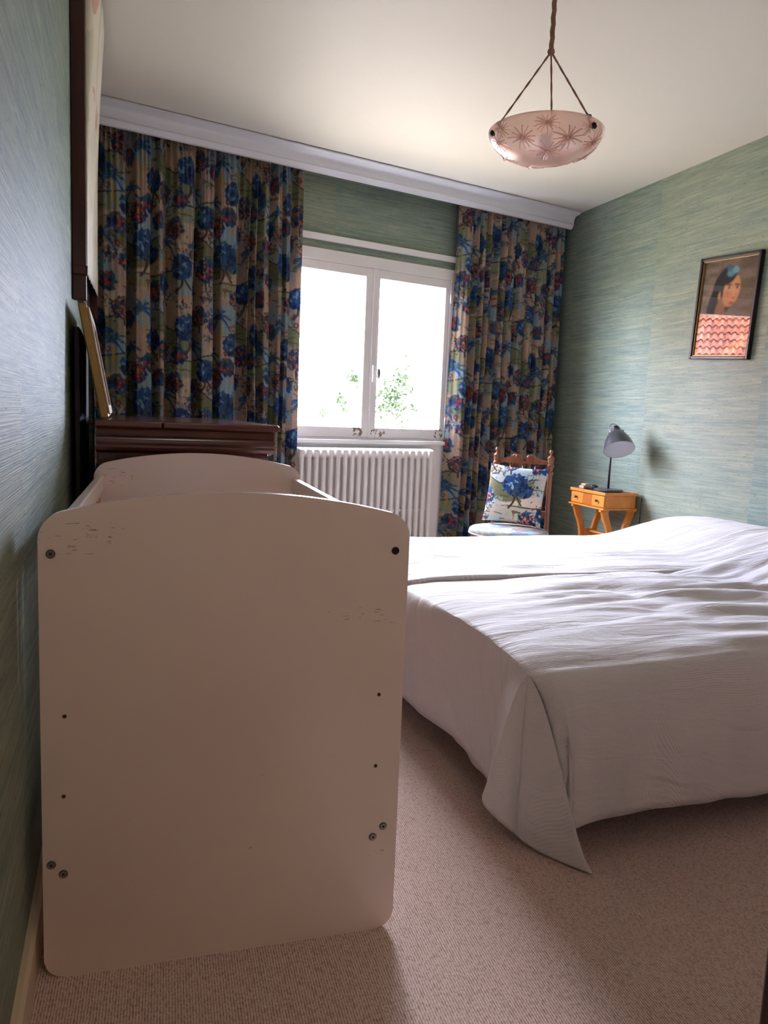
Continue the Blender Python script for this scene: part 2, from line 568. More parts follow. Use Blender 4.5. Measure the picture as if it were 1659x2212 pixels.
class BM:
    """collects shapes for ONE mesh object"""

    def __init__(self):
        self.b = bmesh.new()

    def box(self, x0, x1, y0, y1, z0, z1, bev=0.0, seg=2, mtx=None):
        r = bmesh.ops.create_cube(self.b, size=1)
        vs = r['verts']
        for v in vs:
            v.co = Vector(((x0 + x1) / 2 + v.co.x * (x1 - x0), (y0 + y1) / 2 + v.co.y * (y1 - y0), (z0 + z1) / 2 + v.co.z * (z1 - z0)))
        if bev:
            es = list({e for v in vs for e in v.link_edges})
            rr = bmesh.ops.bevel(self.b, geom=es, offset=bev, segments=seg, affect='EDGES', profile=0.5)
            vs = list({v for f in rr['faces'] for v in f.verts} | {v for v in vs if v.is_valid})
        if mtx is not None:
            bmesh.ops.transform(self.b, matrix=mtx, verts=[v for v in vs if v.is_valid])
        return self

    def prism(self, pts, axis, a0, a1, bev=0.0):
        """extrude a 2D outline: axis 'x' -> pts are (y,z), 'y' -> (x,z), 'z' -> (x,y)"""
        f3 = {'x': lambda p, a: (a, p[0], p[1]), 'y': lambda p, a: (p[0], a, p[1]), 'z': lambda p, a: (p[0], p[1], a)}[axis]
        lo = [self.b.verts.new(f3(p, a0)) for p in pts]
        hi = [self.b.verts.new(f3(p, a1)) for p in pts]
        n = len(pts)
        f1 = self.b.faces.new(lo)
        f2 = self.b.faces.new(hi[::-1])
        for i in range(n):
            self.b.faces.new((lo[i], hi[i], hi[(i + 1) % n], lo[(i + 1) % n]))
        if bev:
            es = list(set(f1.edges) | set(f2.edges))
            bmesh.ops.bevel(self.b, geom=es, offset=bev, segments=2, affect='EDGES', profile=0.5)
        return self

    def lathe(self, prof, n=32, cx=0.0, cy=0.0, mtx=None, cap=True):
        rings = []
        new = []
        for (r, z) in prof:
            if r < 1e-6:
                v = self.b.verts.new((cx, cy, z))
                rings.append([v])
                new.append(v)
            else:
                ring = [self.b.verts.new((cx + r * math.cos(2 * PI * k / n), cy + r * math.sin(2 * PI * k / n), z)) for k in range(n)]
                rings.append(ring)
                new += ring
        for a, b in zip(rings[:-1], rings[1:]):
            if len(a) == 1 and len(b) == 1:
                continue
            for k in range(n):
                k2 = (k + 1) % n
                if len(a) == 1:
                    self.b.faces.new((a[0], b[k2], b[k]))
                elif len(b) == 1:
                    self.b.faces.new((a[k], a[k2], b[0]))
                else:
                    self.b.faces.new((a[k], a[k2], b[k2], b[k]))
        if cap:
            for ring in (rings[0], rings[-1]):
                if len(ring) > 1:
                    self.b.faces.new(ring)
        if mtx is not None:
            bmesh.ops.transform(self.b, matrix=mtx, verts=new)
        return self

    def tube(self, pts, rad, n=10, twist=0.0, lobes=0):
        pts = [Vector(p) for p in pts]
        m = len(pts)
        rad = rad if isinstance(rad, (list, tuple)) else [rad] * m
        rings = []
        ref = None
        for i, p in enumerate(pts):
            t = (pts[min(i + 1, m - 1)] - pts[max(i - 1, 0)]).normalized()
            if ref is None:
                ref = Vector((0, 0, 1)) if abs(t.z) < 0.9 else Vector((1, 0, 0))
                a = t.cross(ref).normalized()
            else:
                a = (a - t * a.dot(t)).normalized()
            bb = t.cross(a)
            ring = []
            for k in range(n):
                an = 2 * PI * k / n
                rr = rad[i]
                if lobes:
                    rr *= 1 + 0.22 * math.cos(lobes * (an) + twist * i)
                ring.append(self.b.verts.new(p + (a * math.cos(an) + bb * math.sin(an)) * rr))
            rings.append(ring)
        for a_, b_ in zip(rings[:-1], rings[1:]):
            for k in range(n):
                self.b.faces.new((a_[k], a_[(k + 1) % n], b_[(k + 1) % n], b_[k]))
        self.b.faces.new(rings[0][::-1])
        self.b.faces.new(rings[-1])
        return self

    def build(self, name, mat, parent=None, smooth=False, loc=None, rot=None):
        bmesh.ops.recalc_face_normals(self.b, faces=self.b.faces[:])
        me = bpy.data.meshes.new(name)
        self.b.to_mesh(me)
        self.b.free()
        return finish(name, me, mat, parent, smooth, loc, rot)


def tag(o, label, cat, group=None, kind=None):
    o['label'] = label
    o['category'] = cat
    if group:
        o['group'] = group
    if kind:
        o['kind'] = kind
    return o


def struct(o, label=None):
    o['kind'] = 'structure'
    if label:
        o['label'] = label
    return o


def thing(name, label, cat, loc=(0, 0, 0), rotz=0.0, group=None):
    o = bpy.data.objects.new(name, None)
    o.empty_display_size = 0.1
    C.objects.link(o)
    o.location = loc
    o.rotation_euler = (0, 0, rotz)
    return tag(o, label, cat, group)


def inst(name, src, parent, loc=None, rot=None, scale=None):
    o = bpy.data.objects.new(name, src.data)
    C.objects.link(o)
    o.parent = parent
    if loc is not None:
        o.location = loc
    if rot is not None:
        o.rotation_euler = rot
    if scale is not None:
        o.scale = scale
    return o


def vnoise(x, y, seed=0):
    r_ = np.random.default_rng(seed).random((64, 64))
    xi, yi = np.floor(x).astype(int), np.floor(y).astype(int)
    fx, fy = x - xi, y - yi
    fx, fy = fx * fx * (3 - 2 * fx), fy * fy * (3 - 2 * fy)
    g = lambda a, b: r_[a % 64, b % 64]
    return (g(xi, yi) * (1 - fx) + g(xi + 1, yi) * fx) * (1 - fy) + (g(xi, yi + 1) * (1 - fx) + g(xi + 1, yi + 1) * fx) * fy * 1.0


# ------------------------------------------------------------------ the room
XL, XR, ZC = -0.165, 3.07, 2.52
YB = 0.62                                     # room face of the back wall
HALL_Y, HALL_X = -1.65, 1.75
sL, sR = -0.06, 3.262


def poly_slab(name, z0, z1, mat):
    a, b = wpt(-0.3, 0.5, 0), wpt(3.6, 0.5, 0)
    pts = [(XL - 0.12, HALL_Y - 0.12), (HALL_X + 0.12, HALL_Y - 0.12), (HALL_X + 0.12, YB - 0.12), (XR + 0.12, YB - 0.12), (XR + 0.12, wpt(3.4, 0.5, 0).y), (XL - 0.12, wpt(-0.2, 0.5, 0).y)]
    return struct(BM().prism(pts, 'z', z0, z1).build(name, mat))


poly_slab('floor', -0.2, 0.0, M['carpet'])
poly_slab('ceiling', ZC, ZC + 0.2, M['ceiling'])
struct(BM().box(XL - 0.12, XL, HALL_Y - 0.12, 4.36, 0, ZC).build('wall_left', M['paper_left']))
struct(BM().box(XR, XR + 0.12, YB - 0.12, 5.25, 0, ZC).build('wall_right', M['paper_right']))
# window wall with its opening
wb = BM()
O0, O1, Z0, Z1 = 1.0, 2.30, 0.86, 2.03
for (a, b, c, d) in ((sL - 0.05, O0, 0, ZC), (O1, sR + 0.05, 0, ZC), (O0, O1, 0, Z0), (O0, O1, Z1, ZC)):
    wb.box(a, b, WALL_OFF, WALL_OFF + 0.24, c, d)
struct(wb.build('wall_window', M['paper_window'], loc=W0, rot=(0, 0, WA)))
# back wall with the doorway the camera stands in
DOOR_X, DOOR_Z = 0.70, 2.06
bb = BM()
bb.box(DOOR_X + 0.06, XR, YB - 0.12, YB, 0, ZC)
bb.box(XL, DOOR_X + 0.06, YB - 0.12, YB, DOOR_Z + 0.05, ZC)
struct(bb.build('wall_back', plain('back_wall_paint', rgb(152, 128, 110), 0.75, 0.04)))
jb = BM()
jb.box(DOOR_X, DOOR_X + 0.11, YB - 0.14, YB, 0, DOOR_Z, 0.004)
jb.box(XL, DOOR_X + 0.11, YB - 0.14, YB, DOOR_Z, DOOR_Z + 0.1, 0.004)
struct(jb.build('trim_1', M['dark_door']), 'dark brown wooden door frame at the doorway')
# hall behind the camera
struct(BM().box(HALL_X, HALL_X + 0.12, HALL_Y - 0.12, YB - 0.12, 0, ZC).build('wall_hall_right', M['hall_paint']))
struct(BM().box(XL, HALL_X, HALL_Y - 0.12, HALL_Y, 0, ZC).build('wall_hall_back', M['hall_paint']))
# baseboards
struct(BM().prism([(XL, 0), (XL + 0.016, 0), (XL + 0.016, 0.085), (XL + 0.010, 0.095), (XL, 0.095)], 'y', YB + 0.0, 4.34).build('baseboard_left', M['cream_paint']))
struct(BM().prism([(XR, 0), (XR, 0.095), (XR - 0.010, 0.095), (XR - 0.016, 0.085), (XR - 0.016, 0)], 'y', YB, 5.0).build('baseboard_right', M['cream_paint']))

# cornice that hides the curtain tracks
prof = [(0.012, ZC - 0.005), (0.012, ZC - 0.013), (0.022, ZC - 0.018), (0.030, ZC - 0.022), (0.058, ZC - 0.026), (0.070, ZC - 0.036), (0.077, ZC - 0.052),
        (0.080, ZC - 0.075), (0.076, ZC - 0.079), (0.076, ZC - 0.083), (0.083, ZC - 0.088), (0.093, ZC - 0.106), (0.110, ZC - 0.108), (0.110, ZC - 0.03), (0.125, ZC - 0.005)]
struct(BM().prism(prof, 'x', -0.10, 3.185).build('trim_2', M['cornice_paint'], None, 'auto', W0, (0, 0, WA)), 'white moulded cornice hiding the curtain track')
struct(BM().box(0.92, 2.40, 0.212, WALL_OFF, 2.075, 2.112, 0.004).build('trim_3', M['white_paint'], None, False, W0, (0, 0, WA)), 'white wooden strip above the window')
struct(BM().box(0.92, 2.31, 0.233, WALL_OFF, 0.0, 0.86).build('trim_4', M['white_paint'], None, False, W0, (0, 0, WA)), 'white painted wall panel under the window')

# window
win = thing('window_1', 'white two-sash window with flaking paint above the radiator', 'window', W0, WA)
del win['category']
struct(win)


def frame_mb(a, b, c, d, wl, wr, wb_, wt, o0, o1, bev=0.004):
    m = BM()
    m.box(a, a + wl, o0, o1, c, d, bev)
    m.box(b - wr, b, o0, o1, c, d, bev)
    m.box(a + wl, b - wr, o0, o1, c, c + wb_, bev)
    m.box(a + wl, b - wr, o0, o1, d - wt, d, bev)
    return m


frame_mb(O0, O1, 0.86, 2.03, 0.05, 0.05, 0.04, 0.07, 0.228, 0.31).build('window_frame', M['window_paint'], win)
BM().box(O0 - 0.02, O1 + 0.005, 0.20, 0.30, 0.862, 0.888, 0.006).build('window_sill', M['white_paint'], win)
sa = frame_mb(1.05, 1.655, 0.90, 1.96, 0.036, 0.055, 0.066, 0.055, 0.236, 0.286).build('sash', M['window_paint'], win)
BM().box(1.083, 1.602, 0.259, 0.263, 0.964, 1.907).build('pane', M['glass'], sa)
sb = frame_mb(1.655, 2.25, 0.90, 1.96, 0.050, 0.036, 0.066, 0.055, 0.236, 0.286).build('sash', M['window_paint'], win)
BM().box(1.703, 2.216, 0.259, 0.263, 0.964, 1.907).build('pane', M['glass'], sb)
BM().box(1.648, 1.690, 0.222, 0.237, 0.90, 1.96, 0.004).build('meeting_bead', M['window_paint'], win)
hd = BM().box(1.655, 1.678, 0.205, 0.224, 1.255, 1.365, 0.005).build('handle_plate', M['white_paint'], win)
BM().lathe([(0, -0.032), (0.008, -0.031), (0.0125, -0.018), (0.014, 0), (0.0125, 0.018), (0.008, 0.031), (0, 0.032)], 16, 1.684, 0.185).build('handle_knob', M['screw_steel'], hd, True, (0, 0, 1.31))
BM().tube([(1.680, 0.206, 1.31), (1.684, 0.185, 1.31)], 0.005, 8).build('handle_stem', M['screw_steel'], hd, True)
for z in (1.02, 1.84):
    BM().lathe([(0.006, z - 0.03), (0.006, z + 0.03)], 10, 2.252, 0.226).build('hinge', M['white_paint'], win, True)


# ------------------------------------------------------------------ radiator
rad = thing('radiator', 'white cast-iron column radiator under the window', 'radiator', W0, WA)
PITCH_R, NSEC = 0.0497, 20
sec = BM()
for oy in (0.118, 0.165, 0.212):
    sec.tube([(0, oy, 0.17), (0, oy, 0.80)], 0.0155, 10)
for z in (0.155, 0.805):
    hp = []
    for k in range(17):
        a = 2 * PI * k / 16
        hp.append((0.165 + 0.062 * math.copysign(abs(math.cos(a)) ** 0.5, math.cos(a)), z + 0.034 * math.copysign(abs(math.sin(a)) ** 0.7, math.sin(a))))
    sec.prism(hp[:-1], 'x', -0.0185, 0.0185, 0.007)
s0 = sec.build('radiator_section', M['radiator'], rad, 'auto')
s0.location = (1.128, 0, 0)
for k in range(1, NSEC):
    inst('radiator_section', s0, rad, (1.128 + k * PITCH_R, 0, 0))
for z in (0.155, 0.805):
    BM().tube([(1.112, 0.165, z), (2.10, 0.165, z)], 0.02, 12).build('connecting_pipe', M['radiator'], rad, True)
BM().box(1.115, 2.09, 0.128, 0.134, 0.43, 0.445).build('spacer_bar', M['radiator'], rad)
for s in (1.30, 1.90):
    BM().box(s - 0.012, s + 0.012, 0.14, 0.19, 0.0, 0.125, 0.003).build('foot', M['radiator'], rad)
BM().tube([(2.10, 0.165, 0.805), (2.125, 0.165, 0.805), (2.135, 0.20, 0.79), (2.135, 0.233, 0.785)], 0.009, 10).build('vent_pipe', M['radiator'], rad, True)


# ------------------------------------------------------------------ the printed cloth (drawn pattern)
def toile(W=360, H=330, seed=3):
    """a repeat of hills, trees, palms and flowers; sRGB floats, wraps round"""
    g = np.random.default_rng(seed)
    yy, xx = np.mgrid[0:H, 0:W].astype(float)
    img = np.zeros((H, W, 3))

    def per(ax, ay, ph):
        return np.sin(2 * PI * ax * xx / W + ph) * np.sin(2 * PI * ay * yy / H + ph * 1.7)
    n0 = per(1, 2, .3) + .6 * per(3, 1, 1.4) + .4 * per(4, 5, 2.2) + .3 * per(7, 6, .9)
    base = np.array([.76, .62, .52])
    img[:] = base
    cream, sky, sage = np.array([.80, .73, .63]), np.array([.58, .68, .72]), np.array([.60, .66, .56])
    img += np.clip(n0, 0, 1)[..., None] * (cream - base) * .8
    img += (np.clip(-n0 + .15, 0, 1)[..., None]) * (sky - base)

    def put(mask, c, a=1.0):
        m = np.clip(mask, 0, 1)[..., None] * a
        img[:] = img * (1 - m) + np.array(c) * m

    def dist(cx, cy):
        dx = (xx - cx + W / 2) % W - W / 2
        dy = (yy - cy + H / 2) % H - H / 2
        return dx, dy

    def blob(cx, cy, rx, ry, c, a=1.0, ang=0.0, soft=1.2):
        rr = int(max(rx, ry) + soft + 2)
        ix = np.arange(int(cx) - rr, int(cx) + rr + 1)
        iy = np.arange(int(cy) - rr, int(cy) + rr + 1)
        dx, dy = (ix - cx)[None, :], (iy - cy)[:, None]
        ca, sa_ = math.cos(ang), math.sin(ang)
        u, v = dx * ca + dy * sa_, -dx * sa_ + dy * ca
        d = np.sqrt((u / rx) ** 2 + (v / ry) ** 2)
        m = np.clip((1 - d) * min(rx, ry) / soft + .5, 0, 1)[..., None] * a
        sel = np.ix_(iy % H, ix % W)
        img[sel] = img[sel] * (1 - m) + np.array(c) * m

    def stroke(x0, y0, x1, y1, w, c, a=1.0, bow=0.0):
        n = int(max(abs(x1 - x0), abs(y1 - y0)) / max(1.2, w * .7)) + 2
        for i in range(n):
            t_ = i / (n - 1)
            b_ = bow * math.sin(PI * t_)
            blob(x0 + (x1 - x0) * t_ + b_, y0 + (y1 - y0) * t_ + b_ * .4, w, w, c, a)
    # hills
    for (y0, amp, ph, th, c) in ((70, 16, .4, 24, (.50, .52, .36)), (150, 12, 2.1, 20, (.58, .62, .50)), (228, 18, 3.6, 26, (.44, .45, .30)), (300, 12, 5.0, 16, (.60, .60, .46))):
        crest = y0 + amp * np.sin(2 * PI * xx / W + ph) + amp * .6 * np.sin(4 * PI * xx / W + ph * 2)
        dd = (yy - crest + H / 2) % H - H / 2
        side = np.clip(np.sin(2 * PI * xx / W * 1 + ph * 3) * 1.6 + .8, 0, 1)
        put(np.clip((th - np.abs(dd)) / 5, 0, 1) * side, c, .85)
        put(np.clip(2.2 - np.abs(dd + th * .95), 0, 1) * side, (.24, .20, .14), .9)
        for _ in range(14):
            hx, hy = g.uniform(0, W), 0
            cy_ = y0 + amp * math.sin(2 * PI * hx / W + ph) + g.uniform(-th * .6, th * .8)
            stroke(hx, cy_, hx + g.uniform(14, 34), cy_ + g.uniform(-5, 5), 1.1, (.26, .26, .16), .6)

    def leafy(cx, cy, r, n, cols, dots=None):
        for _ in range(n):
            a_, q = g.uniform(0, 2 * PI), math.sqrt(g.uniform(0, 1)) * r
            s_ = g.uniform(2.6, 5.2)
            blob(cx + q * math.cos(a_), cy + q * math.sin(a_) * .85, s_ * 1.5, s_ * .8, cols[g.integers(len(cols))], .95, g.uniform(0, PI))
        if dots:
            for _ in range(int(n * .3)):
                a_, q = g.uniform(0, 2 * PI), math.sqrt(g.uniform(0, 1)) * r
                blob(cx + q * math.cos(a_), cy + q * math.sin(a_) * .85, 2.3, 2.3, dots[g.integers(len(dots))])
    navy, blue, sky2, teal = (.10, .17, .33), (.16, .32, .55), (.45, .62, .74), (.20, .36, .40)
    brown, red, orange, gold = (.30, .20, .14), (.62, .20, .23), (.84, .46, .26), (.80, .62, .26)
    # big leafy trees with forked trunks
    for (cx, cy, r) in ((60, 60, 30), (236, 226, 32), (150, 150, 24), (330, 300, 24), (270, 90, 26), (40, 262, 26)):
        stroke(cx, cy + r * .4, cx - 10, cy + r * 2.0, 2.6, brown, 1, 8)
        stroke(cx + 6, cy + r * .3, cx + 24, cy + r * 1.7, 2.2, brown, 1, -7)
        blob(cx, cy, r * 1.12, r * .98, (.50, .62, .68), .8, 0, 6)
        leafy(cx, cy, r * 1.05, 190, [navy, blue, blue, navy, teal])
        leafy(cx - r * .2, cy - r * .2, r * .7, 16, [sky2, blue])
        if r > 28:
            leafy(cx + r * .9, cy + r * .5, r * .6, 30, [navy, blue])
    # orange trees
    for (cx, cy, r) in ((150, 262, 26), (330, 110, 26), (20, 180, 22), (130, 30, 22), (215, 165, 20), (280, 318, 22)):
        blob(cx, cy, r * 1.15, r * 1.0, (.54, .66, .72), .85, 0, 6)
        stroke(cx, cy, cx + 3, cy + r * 1.6, 2.2, brown)
        leafy(cx, cy, r * 1.05, 150, [blue, navy, navy, teal], [orange, orange, red])
    # palms
    for (cx, cy) in ((104, 100), (230, 30), (196, 112), (350, 210), (84, 215)):
        stroke(cx, cy, cx + 3, cy + 46, 2.4, gold, 1, 3)
        for k in range(6):
            an = -PI / 2 + (k - 2.5) * .78
            for q in range(8):
                l_ = 4 + q * 3.4
                blob(cx + l_ * math.cos(an), cy + l_ * math.sin(an) + (q * q) * .28, 5.4, 3.6 * (1 - q / 12), blue if k % 2 else teal, 1, an + q * .08)
            stroke(cx, cy, cx + 24 * math.cos(an), cy + 24 * math.sin(an) + 8, .8, sky2, .7)
    # red flower bushes
    for (cx, cy) in ((180, 50), (36, 120), (296, 172), (96, 310), (250, 140), (120, 190)):
        leafy(cx, cy, 21, 64, [navy, teal, blue, (.24, .34, .32)])
        for _ in range(8):
            a_, q = g.uniform(0, 2 * PI), g.uniform(3, 19)
            fx, fy = cx + q * math.cos(a_), cy + q * math.sin(a_)
            blob(fx, fy, 3.9, 3.9, red)
            blob(fx, fy, 1.5, 1.5, (.80, .40, .38))
    # dark daisies and sprigs on the pink ground
    for _ in range(26):
        cx, cy = g.uniform(0, W), g.uniform(0, H)
        c = [(.22, .18, .30), (.42, .24, .20), (.60, .34, .24), (.34, .28, .18)][g.integers(4)]
        r = g.uniform(2.5, 5)
        for k in range(6):
            blob(cx + r * math.cos(k * PI / 3), cy + r * math.sin(k * PI / 3), r * .55, r * .55, c, .85)
        stroke(cx, cy + r, cx + g.uniform(-5, 5), cy + r + g.uniform(8, 16), .9, (.34, .30, .20), .8)
    # small leaves and blades scattered in drifts over everything
    for _ in range(46):
        cx, cy = g.uniform(0, W), g.uniform(0, H)
        c = [navy, blue, (.36, .40, .26), (.34, .24, .18), (.50, .58, .60), teal, (.22, .26, .22)][g.integers(7)]
        for _k in range(16):
            blob(cx + g.normal(0, 13), cy + g.normal(0, 8), g.uniform(2.2, 4.6), g.uniform(1.0, 1.8), c, .8, g.uniform(0, PI), .9)
    img *= (1 + .06 * g.standard_normal((H, W, 1)))
    return np.clip(img, .03, .97)


TOILE = toile()


def lin(a):
    a = np.asarray(a)
    return np.where(a <= 0.04045, a / 12.92, ((a + 0.055) / 1.055) ** 2.4)


TOILE_L = lin(TOILE)
TOILE_SHADED = lin(TOILE) * 0.60  # darker copy for the curtains, backlit shade put into the print colours


def sample(img, u, v, wm, hm):
    """u, v metres; the picture repeats every wm x hm metres; v upward"""
    H, W = img.shape[:2]
    x = (u / wm * W) % W
    y = (-v / hm * H) % H
    x0, y0 = np.floor(x).astype(int) % W, np.floor(y).astype(int) % H
    fx, fy = (x - np.floor(x))[..., None], (y - np.floor(y))[..., None]
    x1, y1 = (x0 + 1) % W, (y0 + 1) % H
    return (img[y0, x0] * (1 - fx) + img[y0, x1] * fx) * (1 - fy) + (img[y1, x0] * (1 - fx) + img[y1, x1] * fx) * fy


# ------------------------------------------------------------------ curtains
def curtain(name, label, s0, s1, off, valleys, seed, edge=None, ztop=2.47, zbot=0.03):
    """valleys: list of (s, depth, half width) of the dark recesses between the flat folds"""
    nz = 470
    ns = int((s1 - s0) / 0.0028)
    s = np.linspace(s0, s1, ns)[None, :]
    z = np.linspace(ztop, zbot, nz)[:, None]
    tz = (ztop - z) / (ztop - zbot)
    # folds wander a little down the cloth
    sw = s + 0.012 * np.sin(tz * 3.1 + s * 9 + seed) * tz + 0.004 * np.sin(tz * 9 + s * 21)
    d = np.zeros((nz, ns))
    for (vs, dep, hw) in valleys:
        q = np.abs(sw - vs) / hw
        d = np.maximum(d, 1.45 * dep * np.clip(1 - q / 1.25, 0, 1) ** 0.6 * (0.55 + 0.6 * np.clip(tz * 4, 0, 1)))
    # soft belly of every flat fold
    d += 0.005 * (1 + np.sin(sw * 2 * PI / 0.113 + seed)) + 0.0012 * np.sin(sw * 2 * PI / 0.031 + 3 * seed + 2 * tz)
    # gathered heading tape: narrow pleats near the top that fade out
    top = np.exp(-tz * 9)
    d += top * 0.011 * (1 + np.sin(sw * 2 * PI / 0.027 + 2 * np.sin(sw * 31)))
    y = off + d
    if edge:
        y = y + edge(s, tz)
    # cloth length along each row for the print (taken at mid height so that motifs stay upright)
    ym = y[nz // 2]
    u = np.concatenate([[0], np.cumsum(np.hypot(np.diff(s[0]), np.diff(ym)))])
    uu = np.broadcast_to(u[None, :], (nz, ns))
    zz = np.broadcast_to(z, (nz, ns))
    ss = np.broadcast_to(s, (nz, ns))
    col = sample(TOILE_SHADED, uu + seed * .11, zz, 0.88, 0.81)
    v = np.stack([ss, y, zz], -1).reshape(-1, 3)
    uv = np.stack([uu, zz], -1).reshape(-1, 2)
    me = bpy.data.meshes.new(name)
    f = grid_faces(nz, ns)
    me.vertices.add(len(v))
    me.vertices.foreach_set('co', v.astype(np.float32).ravel())
    me.loops.add(len(f) * 4)
    me.loops.foreach_set('vertex_index', f.astype(np.int32).ravel())
    me.polygons.add(len(f))
    me.polygons.foreach_set('loop_start', np.arange(0, len(f) * 4, 4, dtype=np.int32))
    me.update(calc_edges=True)
    root = thing(name, label, 'curtain', W0, WA, None)
    finish('curtain_cloth', me, M['print_curtain'], root, True, None, None, uv, col.reshape(-1, 3))
    BM().box(s0, s1, off + 0.012, off + 0.020, ztop - 0.012, ztop + 0.02).build('curtain_track', M['white_paint'], root)
    return root


lv = [(-0.02, .03, .02), (0.135, .055, .02), (0.255, .04, .016), (0.335, .05, .03), (0.49, .055, .022), (0.60, .045, .015), (0.745, .06, .03),
      (0.80, .045, .014), (0.845, .05, .016), (0.925, .05, .02), (0.985, .03, .012), (1.045, .04, .016)]
curtain('curtain', 'blue and peach landscape-print curtain hanging behind the mahogany chest', -0.05, 1.10, 0.122, lv, 1)
rv = [(2.365, .06, .022), (2.415, .045, .014), (2.47, .05, .016), (2.53, .05, .024), (2.60, .045, .014), (2.66, .05, .016), (2.74, .045, .02), (2.84, .035, .012), (2.93, .04, .018), (3.03, .035, .014), (3.10, .03, .014)]


def redge(s, tz):
    q = np.clip((2.335 - s) / 0.10, 0, 1)
    return 0.10 * q ** 1.2 * (0.3 + 0.7 * tz)


curtain('curtain', 'blue and peach landscape-print curtain hanging behind the low chair', 2.235, 3.165, 0.122, rv, 2, redge)

# ------------------------------------------------------------------ cot
cot = thing('cot', 'white scuffed baby cot with arched end panels standing before the mahogany chest', 'cot', (0.1965, 1.388, 0), R(-2.45))
hw = 0.3325


def panel_outline():
    pts = []
    # bottom left corner round, counter clockwise from bottom
    def arc(cx, cz, r, a0, a1, n):
        for k in range(n + 1):
            a = R(a0 + (a1 - a0) * k / n)
            pts.append((cx + r * math.cos(a), cz + r * math.sin(a)))
    arc(-hw + 0.035, 0.035, 0.035, 180, 270, 8)
    arc(hw - 0.035, 0.035, 0.035, 270, 360, 8)
    rc = 0.052
    zc = 0.872 - rc + 0.001
    arc(hw - rc, zc - 0.006, rc, 0, 78, 10)
    xa = hw - rc + rc * math.cos(R(78))
    za = zc - 0.006 + rc * math.sin(R(78))
    n = 24
    for k in range(1, n):
        x = xa - 2 * xa * k / n
        pts.append((x, za + (0.9005 - za) * (1 - (x / xa) ** 2)))
    arc(-hw + rc, zc - 0.006, rc, 102, 180, 10)
    return pts


po = panel_outline()
TH = 0.018
YF = 1.205
ep = BM().prism(po, 'y', 0.0, TH, 0.003).build('end_panel', M['cot_scuffed'], cot, 'auto')
ep2 = BM().prism(po, 'y', 0.0, TH, 0.003).build('end_panel', M['cot_scuffed'], cot, 'auto', (0, YF, 0))


def screw(parent, x, z, mat, y=0.0, r=0.0078):
    a = BM().lathe([(0, 0.0), (r, 0.0), (r, 0.0012), (r * 0.8, 0.0028), (r * 0.34, 0.0028), (r * 0.3, 0.0012), (0, 0.0012)], 20)
    o = a.build('screw', mat, parent, 'auto', (x, y, z), (R(90), 0, 0))
    o.data.materials.append(M['hole_dark'])
    o.data.materials.append(M['screw_rim'])
    for f in o.data.polygons:
        rr = math.hypot(f.center.x, f.center.y)
        f.material_index = 1 if rr < r * 0.36 else (2 if rr > r * 0.82 else 0)
    return o


for (x, z, mm) in ((-0.312, 0.792, 'screw_steel'), (0.3045, 0.791, 'screw_dark'), (-0.318, 0.224, 'screw_steel'), (-0.298, 0.204, 'screw_steel'), (0.3035, 0.2245, 'screw_steel'), (0.2825, 0.204, 'screw_steel')):
    screw(ep, x, z, M[mm])
for (x, z) in ((-0.293, 0.501), (0.2835, 0.503), (-0.296, 0.352), (0.2825, 0.355)):
    BM().lathe([(0, 0.0), (0.0036, 0.0), (0.0036, 0.0006), (0, 0.0006)], 14).build('drilled_hole', M['hole_dark'], ep, False, (x, 0, z), (R(90), 0, 0))
for sx in (-1, 1):
    xr0, xr1 = (0.303, 0.325) if sx > 0 else (-0.325, -0.303)
    BM().box(xr0, xr1, TH, YF, 0.770, 0.822, 0.004).build('side_rail', M['cot'], cot)
    BM().box(xr0, xr1, TH, YF, 0.215, 0.265, 0.004).build('bottom_rail', M['cot'], cot)
    sl0 = None
    for k in range(13):
        y = 0.10 + k * (YF - 0.18) / 12
        if sl0 is None:
            sl0 = BM().box(-0.006, 0.006, -0.018, 0.018, 0.262, 0.773, 0.003).build('slat', M['cot_slat'], cot, False, (sx * 0.314, y, 0))
        else:
            inst('slat', sl0, cot, (sx * 0.314, y, 0))
BM().box(-0.300, 0.300, TH, YF, 0.225, 0.240).build('base_board', M['cot_slat'], cot)
BM().box(-0.295, 0.295, TH + 0.005, YF - 0.005, 0.240, 0.330, 0.02, 3).build('cot_mattress', M['mattress'], cot, 'auto')

# ------------------------------------------------------------------ mahogany chest along the left wall
CX0, CX1, CY0, CY1, CZ = -0.085, 0.524, 2.68, 4.02, 0.998
chest = thing('chest_of_drawers', 'dark polished mahogany chest with moulded top behind the cot', 'chest', (0, 0, 0))


def moulding_rings(profile, name, mat):
    """profile (inset, z): a mitred moulding round the chest"""
    v, f = [], []
    for (i, z) in profile:
        v += [(CX0 + 0.0 + i * 0.3, CY0 + i, z), (CX1 - i, CY0 + i, z), (CX1 - i, CY1 - i * 0.3, z), (CX0 + i * 0.3, CY1 - i * 0.3, z)]
    n = len(profile)
    for k in range(n - 1):
        for j in range(4):
            f.append((k * 4 + j, k * 4 + (j + 1) % 4, (k + 1) * 4 + (j + 1) % 4, (k + 1) * 4 + j))
    f.append((3, 2, 1, 0))
    f.append(tuple((n - 1) * 4 + j for j in range(4)))
    return mesh_obj(name, v, f, mat, chest, 'auto')


